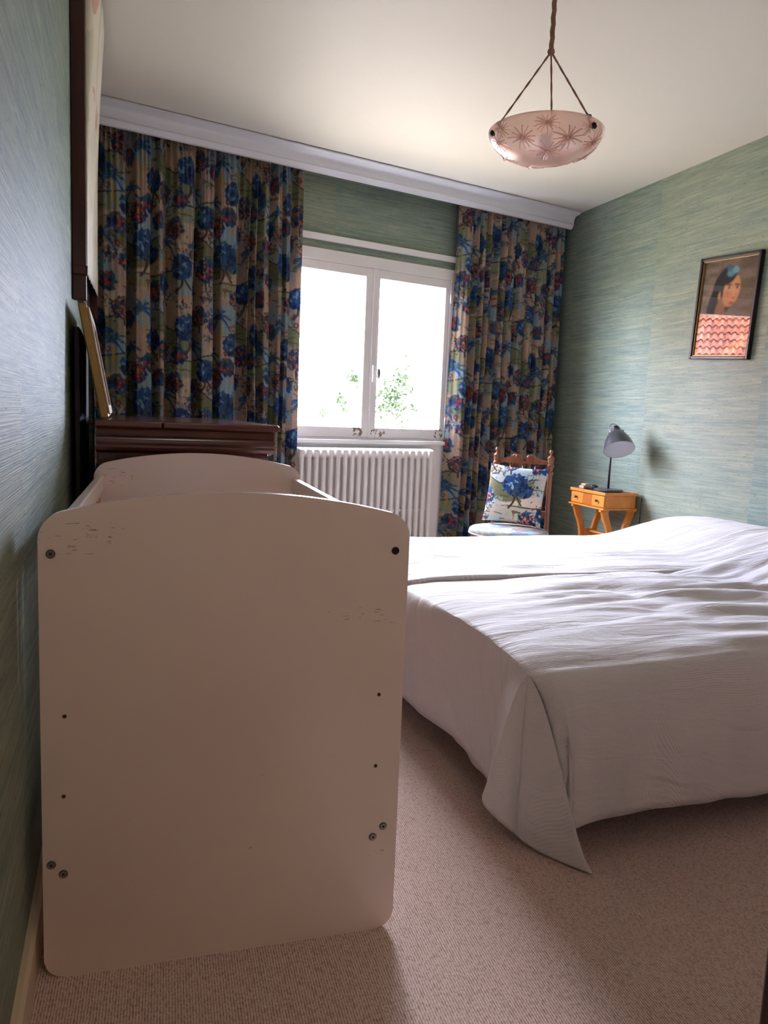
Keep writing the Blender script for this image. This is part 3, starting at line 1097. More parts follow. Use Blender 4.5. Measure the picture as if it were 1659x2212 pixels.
SEAM = 0.13
for (a, b) in ((CX0, SEAM - 0.0012), (SEAM + 0.0012, CX1)):
    BM().box(a, b, CY0, CY1, CZ - 0.023, CZ, 0.006, 3).build('top_board', M['mahogany'], chest)
moulding_rings([(0.022, CZ - 0.023), (0.020, CZ - 0.027), (0.016, CZ - 0.045), (0.014, CZ - 0.050)], 'top_band', M['mahogany'])
moulding_rings([(0.018, CZ - 0.050), (0.014, CZ - 0.056), (0.013, CZ - 0.068), (0.016, CZ - 0.080), (0.010, CZ - 0.088), (0.012, CZ - 0.098), (0.024, CZ - 0.106), (0.034, CZ - 0.109)], 'ogee_moulding', M['mahogany'])
BM().box(CX0 + 0.01, CX1 - 0.034, CY0 + 0.034, CY1 - 0.012, 0.06, CZ - 0.109).build('chest_body', M['mahogany_side'], chest)
for (x0, x1) in ((CX0 + 0.01, CX0 + 0.07), (CX1 - 0.094, CX1 - 0.034)):
    BM().box(x0, x1, CY0 + 0.026, CY0 + 0.034, 0.06, CZ - 0.112, 0.002).build('side_stile', M['mahogany_side'], chest)
BM().box(CX0 + 0.07, CX1 - 0.094, CY0 + 0.026, CY0 + 0.034, 0.06, 0.16, 0.002).build('side_rail', M['mahogany'], chest)
for k, (z0, z1) in enumerate(((0.10, 0.37), (0.385, 0.63), (0.645, 0.87))):
    dr = BM().box(CX1 - 0.034, CX1 - 0.018, CY0 + 0.07, CY1 - 0.05, z0, z1, 0.004).build('drawer', M['mahogany'], chest)
    for y in (CY0 + 0.33, CY1 - 0.31):
        BM().lathe([(0.006, 0), (0.006, 0.008), (0.014, 0.014), (0.016, 0.02), (0.010, 0.026), (0, 0.027)], 16).build('knob', M['brass'], dr, True, (CX1 - 0.018, y, (z0 + z1) / 2), (0, R(90), 0))
BM().box(CX0 + 0.0, CX1 - 0.02, CY0 + 0.02, CY1 - 0.005, 0.0, 0.075, 0.006).build('plinth', M['mahogany'], chest)

# dark board behind the chest
tag(BM().box(-0.149, -0.132, 2.79, 3.52, 0.0, 1.30, 0.003).build('wooden_board', M['black_board']), 'tall blackened wooden board standing between the mahogany chest and the wallpaper', 'board')

# gilt picture leaning on the chest
pic = thing('leaning_picture', 'gilt framed picture leaning against the wall on top of the mahogany chest', 'picture', (-0.066, 2.725, CZ + 0.0035))
lean = Matrix.Rotation(R(-10.5), 4, 'Y')
PW, PH = 0.62, 0.372
pf = BM()
for (a, b, c, d) in ((0, 0.05, 0, PH), (PW - 0.05, PW, 0, PH), (0.05, PW - 0.05, 0, 0.05), (0.05, PW - 0.05, PH - 0.05, PH)):
    pf.box(0, 0.026, a, b, c, d, 0.004, 2, lean)
pf.build('frame', M['gilt'], pic)
lp = BM()
for (a, b, c, d) in ((0.006, 0.044, 0.012, PH - 0.012), (PW - 0.044, PW - 0.006, 0.012, PH - 0.012), (0.05, PW - 0.05, 0.008, 0.040), (0.05, PW - 0.05, PH - 0.040, PH - 0.008)):
    lp.box(0.026, 0.033, a, b, c, d, 0.003, 2, lean)
lp.build('frame_ornament', plain('pale_gesso', rgb(186, 164, 138), 0.7, 0.35, 60, 0.6, 120), pic)
BM().box(0.008, 0.014, 0.045, PW - 0.045, 0.045, PH - 0.045, 0, 2, lean).build('canvas', plain('dim_canvas', rgb(110, 104, 86), 0.6, 0.3, 8), pic)

# framed sheet hanging high on the left wall; the sheet bows out from its frame towards the top
HY0, HY1, HZ0, HZ1 = 3.00, 4.02, 1.413, 2.47
hang = thing('wall_hanging', 'cream floral sheet in a dark red wooden frame hung above the mahogany chest', 'wall hanging', (0, 0, 0))
np_ = BM().box(-0.1635, -0.117, HY0, HY0 + 0.035, HZ0, HZ1, 0.003).build('post', M['dark_red_wood'], hang)
BM().box(-0.1645, -0.111, HY0 - 0.008, HY0 + 0.043, 1.498, 1.532, 0.005).build('collar', M['dark_red_wood'], np_)
BM().box(-0.1635, -0.107, HY1 - 0.035, HY1, 1.447, HZ1, 0.003).build('post', M['dark_red_wood'], hang)
BM().box(-0.1635, -0.140, HY0 + 0.035, HY1 - 0.035, 1.447, HZ1).build('backing_board', M['dark_red_wood'], hang)
BM().box(-0.1635, -0.117, HY0, HY1, HZ1, HZ1 + 0.025, 0.003).build('top_rail', M['dark_red_wood'], hang)
ny, nzs = 48, 30
sv_ = []
for j in range(nzs + 1):
    for k in range(ny + 1):
        q_ = k / ny
        y = HY0 + 0.014 + (HY1 - HY0 - 0.014) * q_
        zb = 1.505 + 0.055 * q_ + 0.008 * math.sin(k * 2.3) * math.sin(k * 1.1)
        z = zb + (HZ1 + 0.02 - zb) * j / nzs
        up_q = (z - 1.5) / 0.97
        x = -0.1145 + 0.009 * q_ + 0.050 * max(0, up_q) ** 1.6 * math.sin(PI * q_ ** 0.55) ** 0.8
        sv_.append((x, y, z))
sh = mesh_obj('cream_sheet', sv_, grid_faces(nzs + 1, ny + 1), M['cream_sheet'], hang, True)
sm_ = sh.modifiers.new('thickness', 'SOLIDIFY')
sm_.thickness = 0.002

# ------------------------------------------------------------------ beds
def bed_thing(label, x0, x1, y0, y1, ztop):
    b = thing('bed', label, 'bed', ((x0 + x1) / 2, (y0 + y1) / 2, 0))
    w, l = (y1 - y0) / 2, (x1 - x0) / 2
    BM().box(-l, l, -w, w, 0.16, 0.28, 0.01).build('bed_base', M['bed_base'], b)
    BM().box(-l, l, -w, w, 0.28, ztop - 0.02, 0.045, 4).build('mattress', M['mattress'], b, 'auto')
    for sx in (-1, 1):
        for sy in (-1, 1):
            BM().lathe([(0.02, 0), (0.026, 0.16)], 14, sx * (l - 0.12), sy * (w - 0.1)).build('leg', M['black'], b, True)
    return b


def interp_stations(st, p):
    """st: list of (p, (x,y,z)); smooth interpolation"""
    ps = np.array([a for a, _ in st])
    pts = np.array([b for _, b in st], float)
    i = np.clip(np.searchsorted(ps, p) - 1, 0, len(ps) - 2)
    t = ((p - ps[i]) / (ps[i + 1] - ps[i]))[:, None]
    p0, p1, p2, p3 = pts[np.maximum(i - 1, 0)], pts[i], pts[i + 1], pts[np.minimum(i + 2, len(ps) - 1)]
    return 0.5 * (2 * p1 + (p2 - p0) * t * 1 + (2 * p0 - 5 * p1 + 4 * p2 - p3) * t ** 2 + (3 * p1 - p0 - 3 * p2 + p3) * t ** 3)


def coverlet(name, label, x0, x1, y0, y1, topz, near_hem, corner, foot_hem, mat, fold_amp, seed, ncorner=40, far_hem=None):
    nx, ny_ = 150, 64
    xs = np.linspace(x0, x1, nx)
    ys = np.linspace(y0, y1, ny_)
    X, Y = np.meshgrid(xs, ys, indexing='ij')
    Z = topz(X, Y)
    verts = [np.stack([X, Y, Z], -1).reshape(-1, 3)]
    uvs = [np.stack([X, Y], -1).reshape(-1, 2)]
    faces = [np.array([[i * ny_ + j, (i + 1) * ny_ + j, (i + 1) * ny_ + j + 1, i * ny_ + j + 1] for i in range(nx - 1) for j in range(ny_ - 1)])]
    base = nx * ny_
    # perimeter columns: near edge (head -> foot), corner fan, foot edge (near -> far), and far side if asked
    cols_idx = [i * ny_ for i in range(nx - 1, -1, -1)] + [0] * ncorner + [j for j in range(ny_)]
    E = verts[0][cols_idx]
    nn = len(cols_idx)
    B = np.zeros((nn, 3))
    B[:nx] = interp_stations(near_hem, np.linspace(0, 1, nx))
    B[nx:nx + ncorner] = interp_stations(corner, np.linspace(0, 1, ncorner + 2)[1:-1])
    B[nx + ncorner:] = interp_stations(foot_hem, np.linspace(0, 1, ny_))
    if far_hem is not None:
        fi = [i * ny_ + ny_ - 1 for i in range(nx)]
        cols_idx += [ny_ - 1] * 8 + fi
        E2 = verts[0][[ny_ - 1] * 8 + fi]
        B2 = np.vstack([interp_stations([(0, B[-1]), (0.5, (x0 - 0.06, y1 + 0.04, 0.06)), (1, far_hem[0][1])], np.linspace(0, 1, 10)[1:-1]), interp_stations(far_hem, np.linspace(0, 1, nx))])
        E = np.vstack([E, E2])
        B = np.vstack([B, B2])
        nn = len(cols_idx)
    nr = 34
    O = B - E
    O[:, 2] = 0
    h = (E[:, 2] - B[:, 2])
    d = np.linalg.norm(O, axis=1)
    on = O / np.maximum(d, 1e-6)[:, None]
    P1 = E + O * 0.55 + on * 0.03 - np.array([0, 0, 1]) * 0.004
    P2 = B + np.stack([0 * h, 0 * h, h * 0.62], -1) - O * 0.04
    cs = slice(nx, nx + ncorner)
    zz3 = np.array([0, 0, 1.0])
    P1[cs] = E[cs] + O[cs] * 0.36 - zz3 * (h[cs] * 0.10)[:, None]
    P2[cs] = E[cs] + O[cs] * 0.74 - zz3 * (h[cs] * 0.64)[:, None]
    low = B[:, 2] < 0.03
    P2[low] = B[low] * 0.25 + (E[low] + O[low] * 0.62) * 0.75
    P2[low, 2] = 0.06
    t = np.linspace(0, 1, nr)[1:, None, None]
    P = (1 - t) ** 3 * E + 3 * (1 - t) ** 2 * t * P1 + 3 * (1 - t) * t ** 2 * P2 + t ** 3 * B
    # soft vertical folds that grow toward the hem
    c = np.arange(nn) * 1.0
    fold = np.sin(c * 0.33 + seed) * np.sin(c * 0.11 + 2 * seed) + 0.5 * np.sin(c * 0.61 + seed * 3)
    wgt = (t[..., 0] ** 1.4) * (1 - 0.6 * t[..., 0] ** 6)
    P += on[None] * (fold[None, :] * fold_amp * wgt)[..., None]
    P[..., 2] = np.maximum(P[..., 2], 0.004)
    verts.append(P.reshape(-1, 3))
    # cloth coordinates
    L = np.cumsum(np.linalg.norm(np.diff(np.concatenate([E[None], P], 0), axis=0), axis=2), axis=0)
    uvs.append((E[None, :, :2] + on[None, :, :2] * L[..., None]).reshape(-1, 2))
    fs = []
    ci = np.array(cols_idx)
    for k in range(nn - 1):
        a, b_ = ci[k], ci[k + 1]
        if a != b_:
            fs.append((a, b_, base + k + 1, base + k))
        for r_ in range(nr - 2):
            q = base + r_ * nn + k
            fs.append((q, q + 1, q + nn + 1, q + nn))
        if a == b_:
            fs.append((a, base + k + 1, base + k, base + k))
    tri = [f[:3] for f in fs if len(set(f)) == 3]
    quad = [f for f in fs if len(set(f)) == 4]
    allf = [tuple(f) for f in faces[0]] + quad + tri
    V = np.vstack(verts)
    o = mesh_obj(name, V, allf, mat, None, True, None, None, np.vstack(uvs))
    sol = o.modifiers.new('thickness', 'SOLIDIFY')
    sol.thickness = 0.003
    sol.offset = -1
    b2 = bmesh.new()
    b2.from_mesh(o.data)
    bmesh.ops.recalc_face_normals(b2, faces=b2.faces[:])
    up_ = sum(f.normal.z for f in b2.faces)
    if up_ < 0:
        bmesh.ops.reverse_faces(b2, faces=b2.faces[:])
    b2.to_mesh(o.data)
    b2.free()
    return tag(o, label, 'bedspread')


def near_top(X, Y):
    z = 0.474 + 0.012 * np.sin((Y - 1.58) / 0.86 * PI)
    z -= 0.020 * np.exp(-(Y - 1.58) / 0.06) + 0.016 * np.exp(-(X - 0.93) / 0.05)
    z += 0.085 * np.clip((X - 2.15) / 0.45, 0, 1) ** 2 * (3 - 2 * np.clip((X - 2.15) / 0.45, 0, 1)) * (0.8 + 0.2 * np.sin((Y - 1.58) / 0.86 * PI))
    z -= 0.05 * np.clip((X - 2.8) / 0.25, 0, 1) ** 2
    r1 = vnoise(X * 2.2 + 3, Y * 11 + 1 + 0.8 * np.sin(X * 3), 5)
    r2 = vnoise(X * 3.5 + 9, Y * 22 + 4 + 1.1 * np.sin(X * 4.2), 6)
    w = np.clip((X - 1.1) / 0.5, 0.15, 1)
    z += w * (0.026 * np.abs(r1 - 0.5) * 2 + 0.011 * np.abs(r2 - .5) * 2)
    # ridges running to the shoulder
    r3 = vnoise(X * 7 + 2 * Y, Y * 3, 8)
    z += 0.010 * (r3 - 0.5) * np.exp(-(Y - 1.58) / 0.25)
    return z


def far_top(X, Y):
    z = 0.484 + 0.008 * np.sin((Y - 2.47) / 0.9 * PI)
    z -= 0.016 * np.exp(-(X - 0.95) / 0.05) + 0.010 * np.exp(-(3.37 - Y) / 0.05)
    q = np.clip((X - 2.30) / 0.50, 0, 1)
    z += 0.105 * q * q * (3 - 2 * q) * (0.85 + 0.15 * np.sin((Y - 2.47) / 0.9 * PI))
    z -= 0.06 * np.clip((X - 2.85) / 0.2, 0, 1) ** 2
    r1 = vnoise(X * 2.0 + 5, Y * 7 + 2 + .8 * np.sin(X * 2.5), 15)
    r2 = vnoise(X * 4.0 + 1, Y * 15 + 7, 16)
    z += 0.010 * np.abs(r1 - .5) * 2 + 0.005 * np.abs(r2 - .5) * 2
    return z


bed_thing('single bed under the ribbed white bedspread, away from the window', 0.985, 3.03, 1.60, 2.42, 0.46)
bed_thing('single bed under the checked white bedspread beside the window', 0.985, 3.03, 2.50, 3.36, 0.47)
coverlet('ribbed_bedspread', 'white ribbed cotton bedspread with one corner trailing on the carpet', 0.93, 3.05, 1.58, 2.45, near_top,
         [(0, (3.03, 1.508, 0.085)), (0.3, (2.4, 1.505, 0.082)), (0.6, (1.75, 1.502, 0.085)), (0.75, (1.42, 1.498, 0.088)), (0.85, (1.24, 1.495, 0.095)), (0.905, (1.105, 1.487, 0.088)), (0.945, (1.03, 1.487, 0.080)), (0.975, (1.012, 1.484, 0.055)), (1.0, (1.02, 1.478, 0.03))],
         [(0, (1.022, 1.476, 0.028)), (0.14, (1.045, 1.455, 0.006)), (0.30, (1.037, 1.419, 0.005)), (0.50, (0.975, 1.508, 0.006)), (0.62, (0.945, 1.552, 0.014)), (0.76, (0.905, 1.60, 0.045)), (0.90, (0.866, 1.655, 0.085)), (1, (0.895, 1.70, 0.10))],
         [(0, (0.915, 1.72, 0.105)), (0.15, (0.925, 1.80, 0.105)), (0.4, (0.93, 1.98, 0.11)), (0.7, (0.905, 2.20, 0.105)), (1, (0.90, 2.45, 0.11))],
         M['rib'], 0.012, 1.3)
coverlet('checked_bedspread', 'white cotton bedspread with woven check lines on the bed beside the window', 0.95, 3.05, 2.47, 3.37, far_top,
         [(0, (3.03, 2.462, 0.40)), (0.5, (2.0, 2.462, 0.40)), (1.0, (0.97, 2.462, 0.40))],
         [(0, (0.96, 2.462, 0.38)), (1, (0.905, 2.48, 0.14))],
         [(0, (0.90, 2.49, 0.12)), (0.5, (0.90, 2.9, 0.11)), (1, (0.90, 3.36, 0.11))],
         M['check'], 0.008, 2.4, 8, [(0, (0.98, 3.43, 0.11)), (0.5, (2.0, 3.43, 0.11)), (1.0, (3.03, 3.43, 0.11))])
# strip of sheet showing below the spread at the foot end
us = []
nu = 40
for k in range(nu + 1):
    y = 1.66 + 0.40 * k / nu
    for (x, z) in ((0.958, 0.24), (0.952 + 0.004 * math.sin(k * .5), 0.055 + 0.045 * (k / nu) ** 1.5)):
        us.append((x, y, z))
uo = mesh_obj('bed_sheet', us, [(2 * k, 2 * k + 1, 2 * k + 3, 2 * k + 2) for k in range(nu)], M['sheet'], None, True)
sm = uo.modifiers.new('thickness', 'SOLIDIFY')
sm.thickness = 0.002
tag(uo, 'edge of plain sheet hanging below the ribbed bedspread at the foot end', 'sheet')

# ------------------------------------------------------------------ low chair
chair = thing('low_chair', 'low walnut chair with scrolled crest and floral upholstered round seat', 'chair', (2.232, 4.0, 0), R(-46))
# local: x along the back, -y is the front; posts at x = +-0.172
post_prof = [(0.013, 0.0), (0.015, 0.03), (0.011, 0.05), (0.014, 0.20), (0.017, 0.36), (0.015, 0.45), (0.0135, 0.55), (0.014, 0.74), (0.019, 0.752), (0.0195, 0.762), (0.012, 0.768),
             (0.016, 0.785), (0.021, 0.795), (0.0205, 0.803), (0.016, 0.808), (0.018, 0.83), (0.020, 0.845), (0.013, 0.852), (0.006, 0.858), (0.006, 0.866), (0.0105, 0.873), (0.011, 0.880), (0.007, 0.888), (0, 0.890)]
for sx in (-1, 1):
    BM().lathe(post_prof, 18).build('back_post', M['walnut'], chair, 'auto', (sx * 0.163, 0, 0))
cr = []
# crest outline (x,z) right half: swan-neck scroll
half = [(0.0, 0.816), (0.016, 0.816), (0.022, 0.826), (0.018, 0.836), (0.022, 0.850), (0.036, 0.857), (0.055, 0.855), (0.076, 0.842), (0.100, 0.830), (0.128, 0.826), (0.149, 0.824), (0.149, 0.800), (0.12, 0.803), (0.06, 0.801), (0.0, 0.800)]
outl = half + [(-x, z) for (x, z) in half[::-1] if x > 0.0]
BM().prism(outl, 'y', -0.010, 0.010, 0.003).build('crest_rail', M['walnut'], chair, 'auto')
for sx in (-1, 1):
    BM().lathe([(0.0105, 0), (0.0105, 0.003), (0.007, 0.005), (0, 0.005)], 14).build('scroll_boss', M['walnut'], chair, True, (sx * 0.036, -0.010, 0.842), (R(90), 0, 0))
spin = [(0.005, 0.50), (0.007, 0.52), (0.005, 0.54), (0.009, 0.57), (0.005, 0.60), (0.0075, 0.66), (0.005, 0.69), (0.009, 0.70), (0.005, 0.712), (0.0065, 0.75), (0.005, 0.803)]
s_ = None
for x in (-0.075, 0.0, 0.075):
    if s_ is None:
        s_ = BM().lathe(spin, 12).build('spindle', M['walnut'], chair, True, (x, 0, 0))
    else:
        inst('spindle', s_, chair, (x, 0, 0))
BM().box(-0.154, 0.154, -0.010, 0.010, 0.498, 0.532, 0.004).build('lower_rail', M['walnut'], chair)
# seat: rounded shape
SEAT_C = (0.0, -0.205)


def seat_ring(r):
    pts = []
    for k in range(48):
        a = 2 * PI * k / 48
        pts.append((SEAT_C[0] + r * 1.04 * math.cos(a), SEAT_C[1] + r * 0.98 * math.sin(a)))
    return pts


BM().prism(seat_ring(0.205), 'z', 0.360, 0.406, 0.008).build('seat_frame', M['walnut'], chair, 'auto')
sv, sf, sc_ = [], [], []
nrng = 22
for i in range(nrng + 1):
    q = i / nrng
    r = 0.214 * math.sin(q * PI / 2 * 1.0) if i < nrng - 4 else None
    if i < nrng - 4:
        qq = i / (nrng - 5)
        r, z = 0.196 * qq, 0.453 - 0.012 * qq ** 4
    else:
        a = (i - (nrng - 5)) / 5 * PI / 2 * 1.25
        r, z = 0.196 + 0.022 * math.sin(a), 0.419 + 0.022 * math.cos(a)
    for k in range(96):
        a = 2 * PI * k / 96
        sv.append((SEAT_C[0] + r * 1.04 * math.cos(a), SEAT_C[1] + r * 0.98 * math.sin(a), z))
sv = np.array(sv)
scol = sample(TOILE_L, sv[:, 0] * .9 + .31, sv[:, 1] * .9 + sv[:, 2] + .12, 0.66, 0.62)
scol = np.clip(scol * 0.75 + np.array([.30, .32, .30]) * 0.6, 0, 1)
mesh_obj('seat_pad', sv, grid_faces(nrng + 1, 96, True), M['print_cushion'], chair, True, None, None, sv[:, :2], scol)
BM().tube([(x, y, 0.409) for (x, y) in seat_ring(0.2165)] + [(seat_ring(0.2165)[0][0], seat_ring(0.2165)[0][1], 0.409)], 0.004, 8).build('seat_piping', plain('pale_piping', rgb(214, 196, 184), 0.8), chair, True)
leg_prof = [(0.009, 0.0), (0.012, 0.02), (0.016, 0.05), (0.012, 0.06), (0.020, 0.20), (0.016, 0.26), (0.022, 0.28), (0.018, 0.362)]
for (x, y) in ((-0.14, -0.33), (0.14, -0.33)):
    BM().lathe(leg_prof, 16).build('leg', M['walnut'], chair, True, (x, y, 0))

# cushion leaning on the chair back
cush = None
NCU = 110
g1 = np.linspace(-1, 1, NCU)
A_, B_ = np.meshgrid(g1, g1)
half_c = 0.170
pinch = 1 - 0.06 * (1 - A_ ** 2) * np.abs(B_) ** 3 - 0.0
px_ = A_ * half_c * (1 - 0.07 * (1 - B_ ** 2) * np.abs(A_) ** 4)
py_ = B_ * half_c * (1 - 0.07 * (1 - A_ ** 2) * np.abs(B_) ** 4)
thick = 0.062 * ((1 - A_ ** 2) * (1 - B_ ** 2)) ** 0.42 + 0.003
front = np.stack([px_, -thick, py_], -1).reshape(-1, 3)
back = np.stack([px_, thick, py_], -1).reshape(-1, 3)
fcol = sample(TOILE_L, px_ * .9 + .43, py_ * .9 + .15, 0.66, 0.62).reshape(-1, 3)
fcol = np.clip(fcol * 0.9 + np.array([.20, .21, .20]) * (fcol.mean(1, keepdims=True) > .22), 0, 1)
f1 = grid_faces(NCU, NCU)
cv = np.vstack([front, back])
cush = mesh_obj('cushion', cv, np.vstack([f1, f1[:, ::-1] + NCU * NCU]), M['print_cushion'], None, True, None, None, cv[:, [0, 2]], np.vstack([fcol, fcol]))
bm_ = bmesh.new()
bm_.from_mesh(cush.data)
edge_idx = [i for i in range(NCU * NCU) if (i % NCU in (0, NCU - 1)) or (i // NCU in (0, NCU - 1))]
bmesh.ops.recalc_face_normals(bm_, faces=bm_.faces[:])
bm_.to_mesh(cush.data)
bm_.free()
tag(cush, 'square landscape-print cushion leaning on the low chair back', 'cushion')
cl = Vector((0.0, -0.118, 0.624))
cr_ = Matrix.Rotation(R(-46), 3, 'Z')
cush.location = Vector((2.232, 4.0, 0)) + cr_ @ cl
cush.rotation_euler = (R(-13), R(3), R(-40))

# ------------------------------------------------------------------ side table
TX0, TX1, TY0, TY1, TZ = 2.80, 3.045, 3.985, 4.375, 0.632
tab = thing('side_table', 'small honey-coloured wooden table with two drawers and lyre legs', 'table', ((TX0 + TX1) / 2, (TY0 + TY1) / 2, 0))
tx, ty = (TX1 - TX0) / 2, (TY1 - TY0) / 2
rim = BM()
for (a, b, c, d) in ((-tx, tx, -ty, -ty + 0.016), (-tx, tx, ty - 0.016, ty), (-tx, -tx + 0.016, -ty + 0.016, ty - 0.016), (tx - 0.016, tx, -ty + 0.016, ty - 0.016)):
    rim.box(a, b, c, d, TZ - 0.020, TZ, 0.004)
rim.build('top_rim', M['honey_h'], tab)
BM().box(-tx + 0.014, tx - 0.014, -ty + 0.014, ty - 0.014, TZ - 0.020, TZ - 0.003).build('top_panel', plain('dark_leather_inlay', rgb(46, 40, 40), 0.45, 0.1, 20), tab)
BM().box(-tx + 0.016, tx - 0.010, -ty + 0.010, ty - 0.010, TZ - 0.098, TZ - 0.020, 0.002).build('drawer_case', M['honey_h'], tab)
BM().box(-tx - 0.006, tx, -ty - 0.002, ty + 0.002, TZ - 0.108, TZ - 0.098, 0.004).build('base_shelf', M['honey_h'], tab)
for (y0, y1) in ((-ty + 0.014, -0.05), (0.045, ty - 0.012)):
    dr = BM().box(-tx + 0.006, -tx + 0.018, y0, y1, TZ - 0.094, TZ - 0.024, 0.003).build('drawer', M['honey_h'], tab)
    BM().lathe([(0.004, 0), (0.004, 0.006), (0.0085, 0.011), (0.008, 0.016), (0, 0.018)], 12).build('knob', M['iron'], dr, True, (-tx + 0.006, (y0 + y1) / 2, TZ - 0.056), (0, R(-90), 0))
BM().box(-tx + 0.008, -tx + 0.018, -0.048, 0.043, TZ - 0.094, TZ - 0.024, 0.001).build('middle_panel', wood('honey_dark_panel', rgb(150, 82, 28), rgb(190, 112, 46), 0.35, 1, 0.6), tab)


def lyre(sgn):
    """outline of one curved leg in (x,z), mirrored by sgn"""
    o_, i_ = [], []
    ctr = [(0.098, 0.524), (0.094, 0.497), (0.080, 0.455), (0.062, 0.415), (0.047, 0.37), (0.040, 0.32), (0.046, 0.22), (0.060, 0.14), (0.082, 0.07), (0.105, 0.03), (0.116, 0.0)]
    wd = [0.024, 0.023, 0.021, 0.019, 0.018, 0.017, 0.015, 0.015, 0.016, 0.017, 0.016]
    for (x, z), w in zip(ctr, wd):
        o_.append((sgn * (x + w), z))
        i_.append((sgn * (x - w), z))
    return o_ + i_[::-1]


for yy in (-ty + 0.03, ty - 0.05):
    for sg in (-1, 1):
        lg = BM().prism(lyre(sg), 'y', yy - 0.011, yy + 0.011, 0.003).build('leg', M['honey'], tab, 'auto')
        BM().box(sg * 0.100 - 0.03, sg * 0.100 + 0.03, yy - 0.013, yy + 0.013, TZ - 0.122, TZ - 0.108, 0.002).build('leg_block', M['honey'], lg)
    BM().box(-0.03, 0.03, yy - 0.009, yy + 0.009, 0.30, 0.362, 0.003).build('leg_bridge', M['honey'], tab)
BM().tube([(0, -ty + 0.03, 0.35), (0, 0, 0.35), (0, ty - 0.05, 0.35)], 0.009, 10).build('stretcher', M['honey_h'], tab, True)

# things on the table
zt = TZ - 0.0028
tag(BM().box(-0.032, 0.032, -0.022, 0.022, 0, 0.020, 0.005, 3).build('small_box', M['soap'], None, False, (2.862, 4.300, zt), (0, 0, R(15))), 'small beige box on the side table beside the dark case', 'box')
tag(BM().box(-0.026, 0.026, -0.018, 0.018, 0, 0.013, 0.005, 3).build('small_tin', plain('pale_tin', rgb(206, 184, 160), 0.5, 0.08, 20), None, False, (2.866, 4.303, zt + 0.020), (0, 0, R(30))), 'small pale tin lying on top of the beige box', 'tin')
tag(BM().box(-0.016, 0.016, -0.050, 0.050, 0, 0.024, 0.008, 3).build('spectacle_case', M['black'], None, False, (2.925, 4.275, zt), (0, 0, R(-30))), 'black spectacle case lying on the side table behind the lamp base', 'case')

# ------------------------------------------------------------------ desk lamp
LX, LY = 2.905, 4.105
lamp = thing('desk_lamp', 'grey metal desk lamp with tilted bell shade on the side table', 'lamp', (LX, LY, zt))
BM().lathe([(0, 0), (0.088, 0), (0.090, 0.003), (0.090, 0.012), (0.086, 0.017), (0.02, 0.021), (0, 0.021)], 48).build('base', M['lamp_grey'], lamp, 'auto')
BM().tube([(0, 0, 0.018), (0, 0, 0.30)], 0.0068, 14).build('pole', M['lamp_dark'], lamp, True)
to_cam = Vector((-LX, -LY, 0)).normalized()
side = Vector((-to_cam.y, to_cam.x, 0))
side = Vector((0.82, -0.57, 0))
ax = (side * 0.20 + Vector((0, 0, -1)) * 0.80 + to_cam * 0.54).normalized()
q = ax.to_track_quat('Z', 'Y').to_matrix().to_4x4()
hc = Vector((0.012, -0.012, 0.345)) + to_cam * 0.045                   # shade pivot above the table
sh_m = Matrix.Translation(hc + Vector((0.0, 0.0, 0.045))) @ q
shade_prof = [(0.022, 0.0), (0.028, 0.004), (0.030, 0.018), (0.040, 0.026), (0.058, 0.048), (0.074, 0.078), (0.086, 0.112), (0.0925, 0.142), (0.094, 0.146)]
inner = [(0.0925, 0.1455), (0.084, 0.112), (0.072, 0.079), (0.056, 0.050), (0.038, 0.030), (0, 0.027)]
sd = BM().lathe(shade_prof + [(0.0935, 0.1465), (0.0928, 0.1462)], 48, 0, 0, sh_m, False).build('shade', M['lamp_grey'], lamp, 'auto')
BM().lathe(inner, 48, 0, 0, sh_m, False).build('shade_lining', M['lamp_white'], sd, True)
BM().lathe([(0.0, -0.020), (0.018, -0.020), (0.022, -0.016), (0.023, 0.004), (0, 0.004)], 24, 0, 0, sh_m).build('socket_cap', M['lamp_dark'], sd, 'auto')
u_ = (sh_m.to_3x3() @ Vector((1, 0, 0)))
lat = ax.cross(to_cam).normalized()
piv = sh_m @ Vector((0, 0, 0.020))
for sg in (-1, 1):
    BM().tube([piv + lat * sg * 0.028, piv + lat * sg * 0.046], 0.007, 12).build('wing_knob', M['black'], sd, True)
top = sh_m @ Vector((0, 0, -0.012))
loop = []
for k in range(17):
    a = PI * k / 16
    loop.append(piv + lat * (0.034 * math.cos(a)) * -1 - ax * (0.062 * math.sin(a)) + side * (-0.012 * math.sin(a)))
BM().tube(loop, 0.0024, 8).build('carry_loop', M['screw_steel'], sd, True)
BM().tube([Vector((0, 0, 0.29)), Vector((0, 0, 0.33)), (sh_m @ Vector((0, 0, -0.010)))], 0.005, 10).build('shade_arm', M['lamp_dark'], lamp, True)

# lamp cable hanging behind the table
pts = []
for k in range(24):
    t_ = k / 23
    pts.append((3.062 - 0.004 * math.sin(t_ * 6), 3.972 - 0.02 * t_ + 0.004 * math.sin(t_ * 9), 0.60 - 0.595 * t_))
tag(BM().tube(pts, 0.003, 8).build('lamp_cable', M['black'], None, True), 'thin black cable hanging behind the honey-coloured side table', 'cable')

# ------------------------------------------------------------------ portrait on the right wall
PYC, PZC, PWd, PHt = 3.407, 1.695, 0.437, 0.545
por = thing('framed_portrait', 'black framed portrait of a dark-haired person behind glass above the beds', 'picture', (XR, PYC, PZC))
por.rotation_euler = (R(3.4), 0, 0)
hwp, hhp = PWd / 2, PHt / 2
FWD = 0.017


def ring_boxes(hy, hz, w, x0, x1, bev):
    m = BM()
    m.box(x0, x1, -hy, -hy + w, -hz, hz, bev)
    m.box(x0, x1, hy - w, hy, -hz, hz, bev)
    m.box(x0, x1, -hy + w, hy - w, -hz, -hz + w, bev)
    m.box(x0, x1, -hy + w, hy - w, hz - w, hz, bev)
    return m


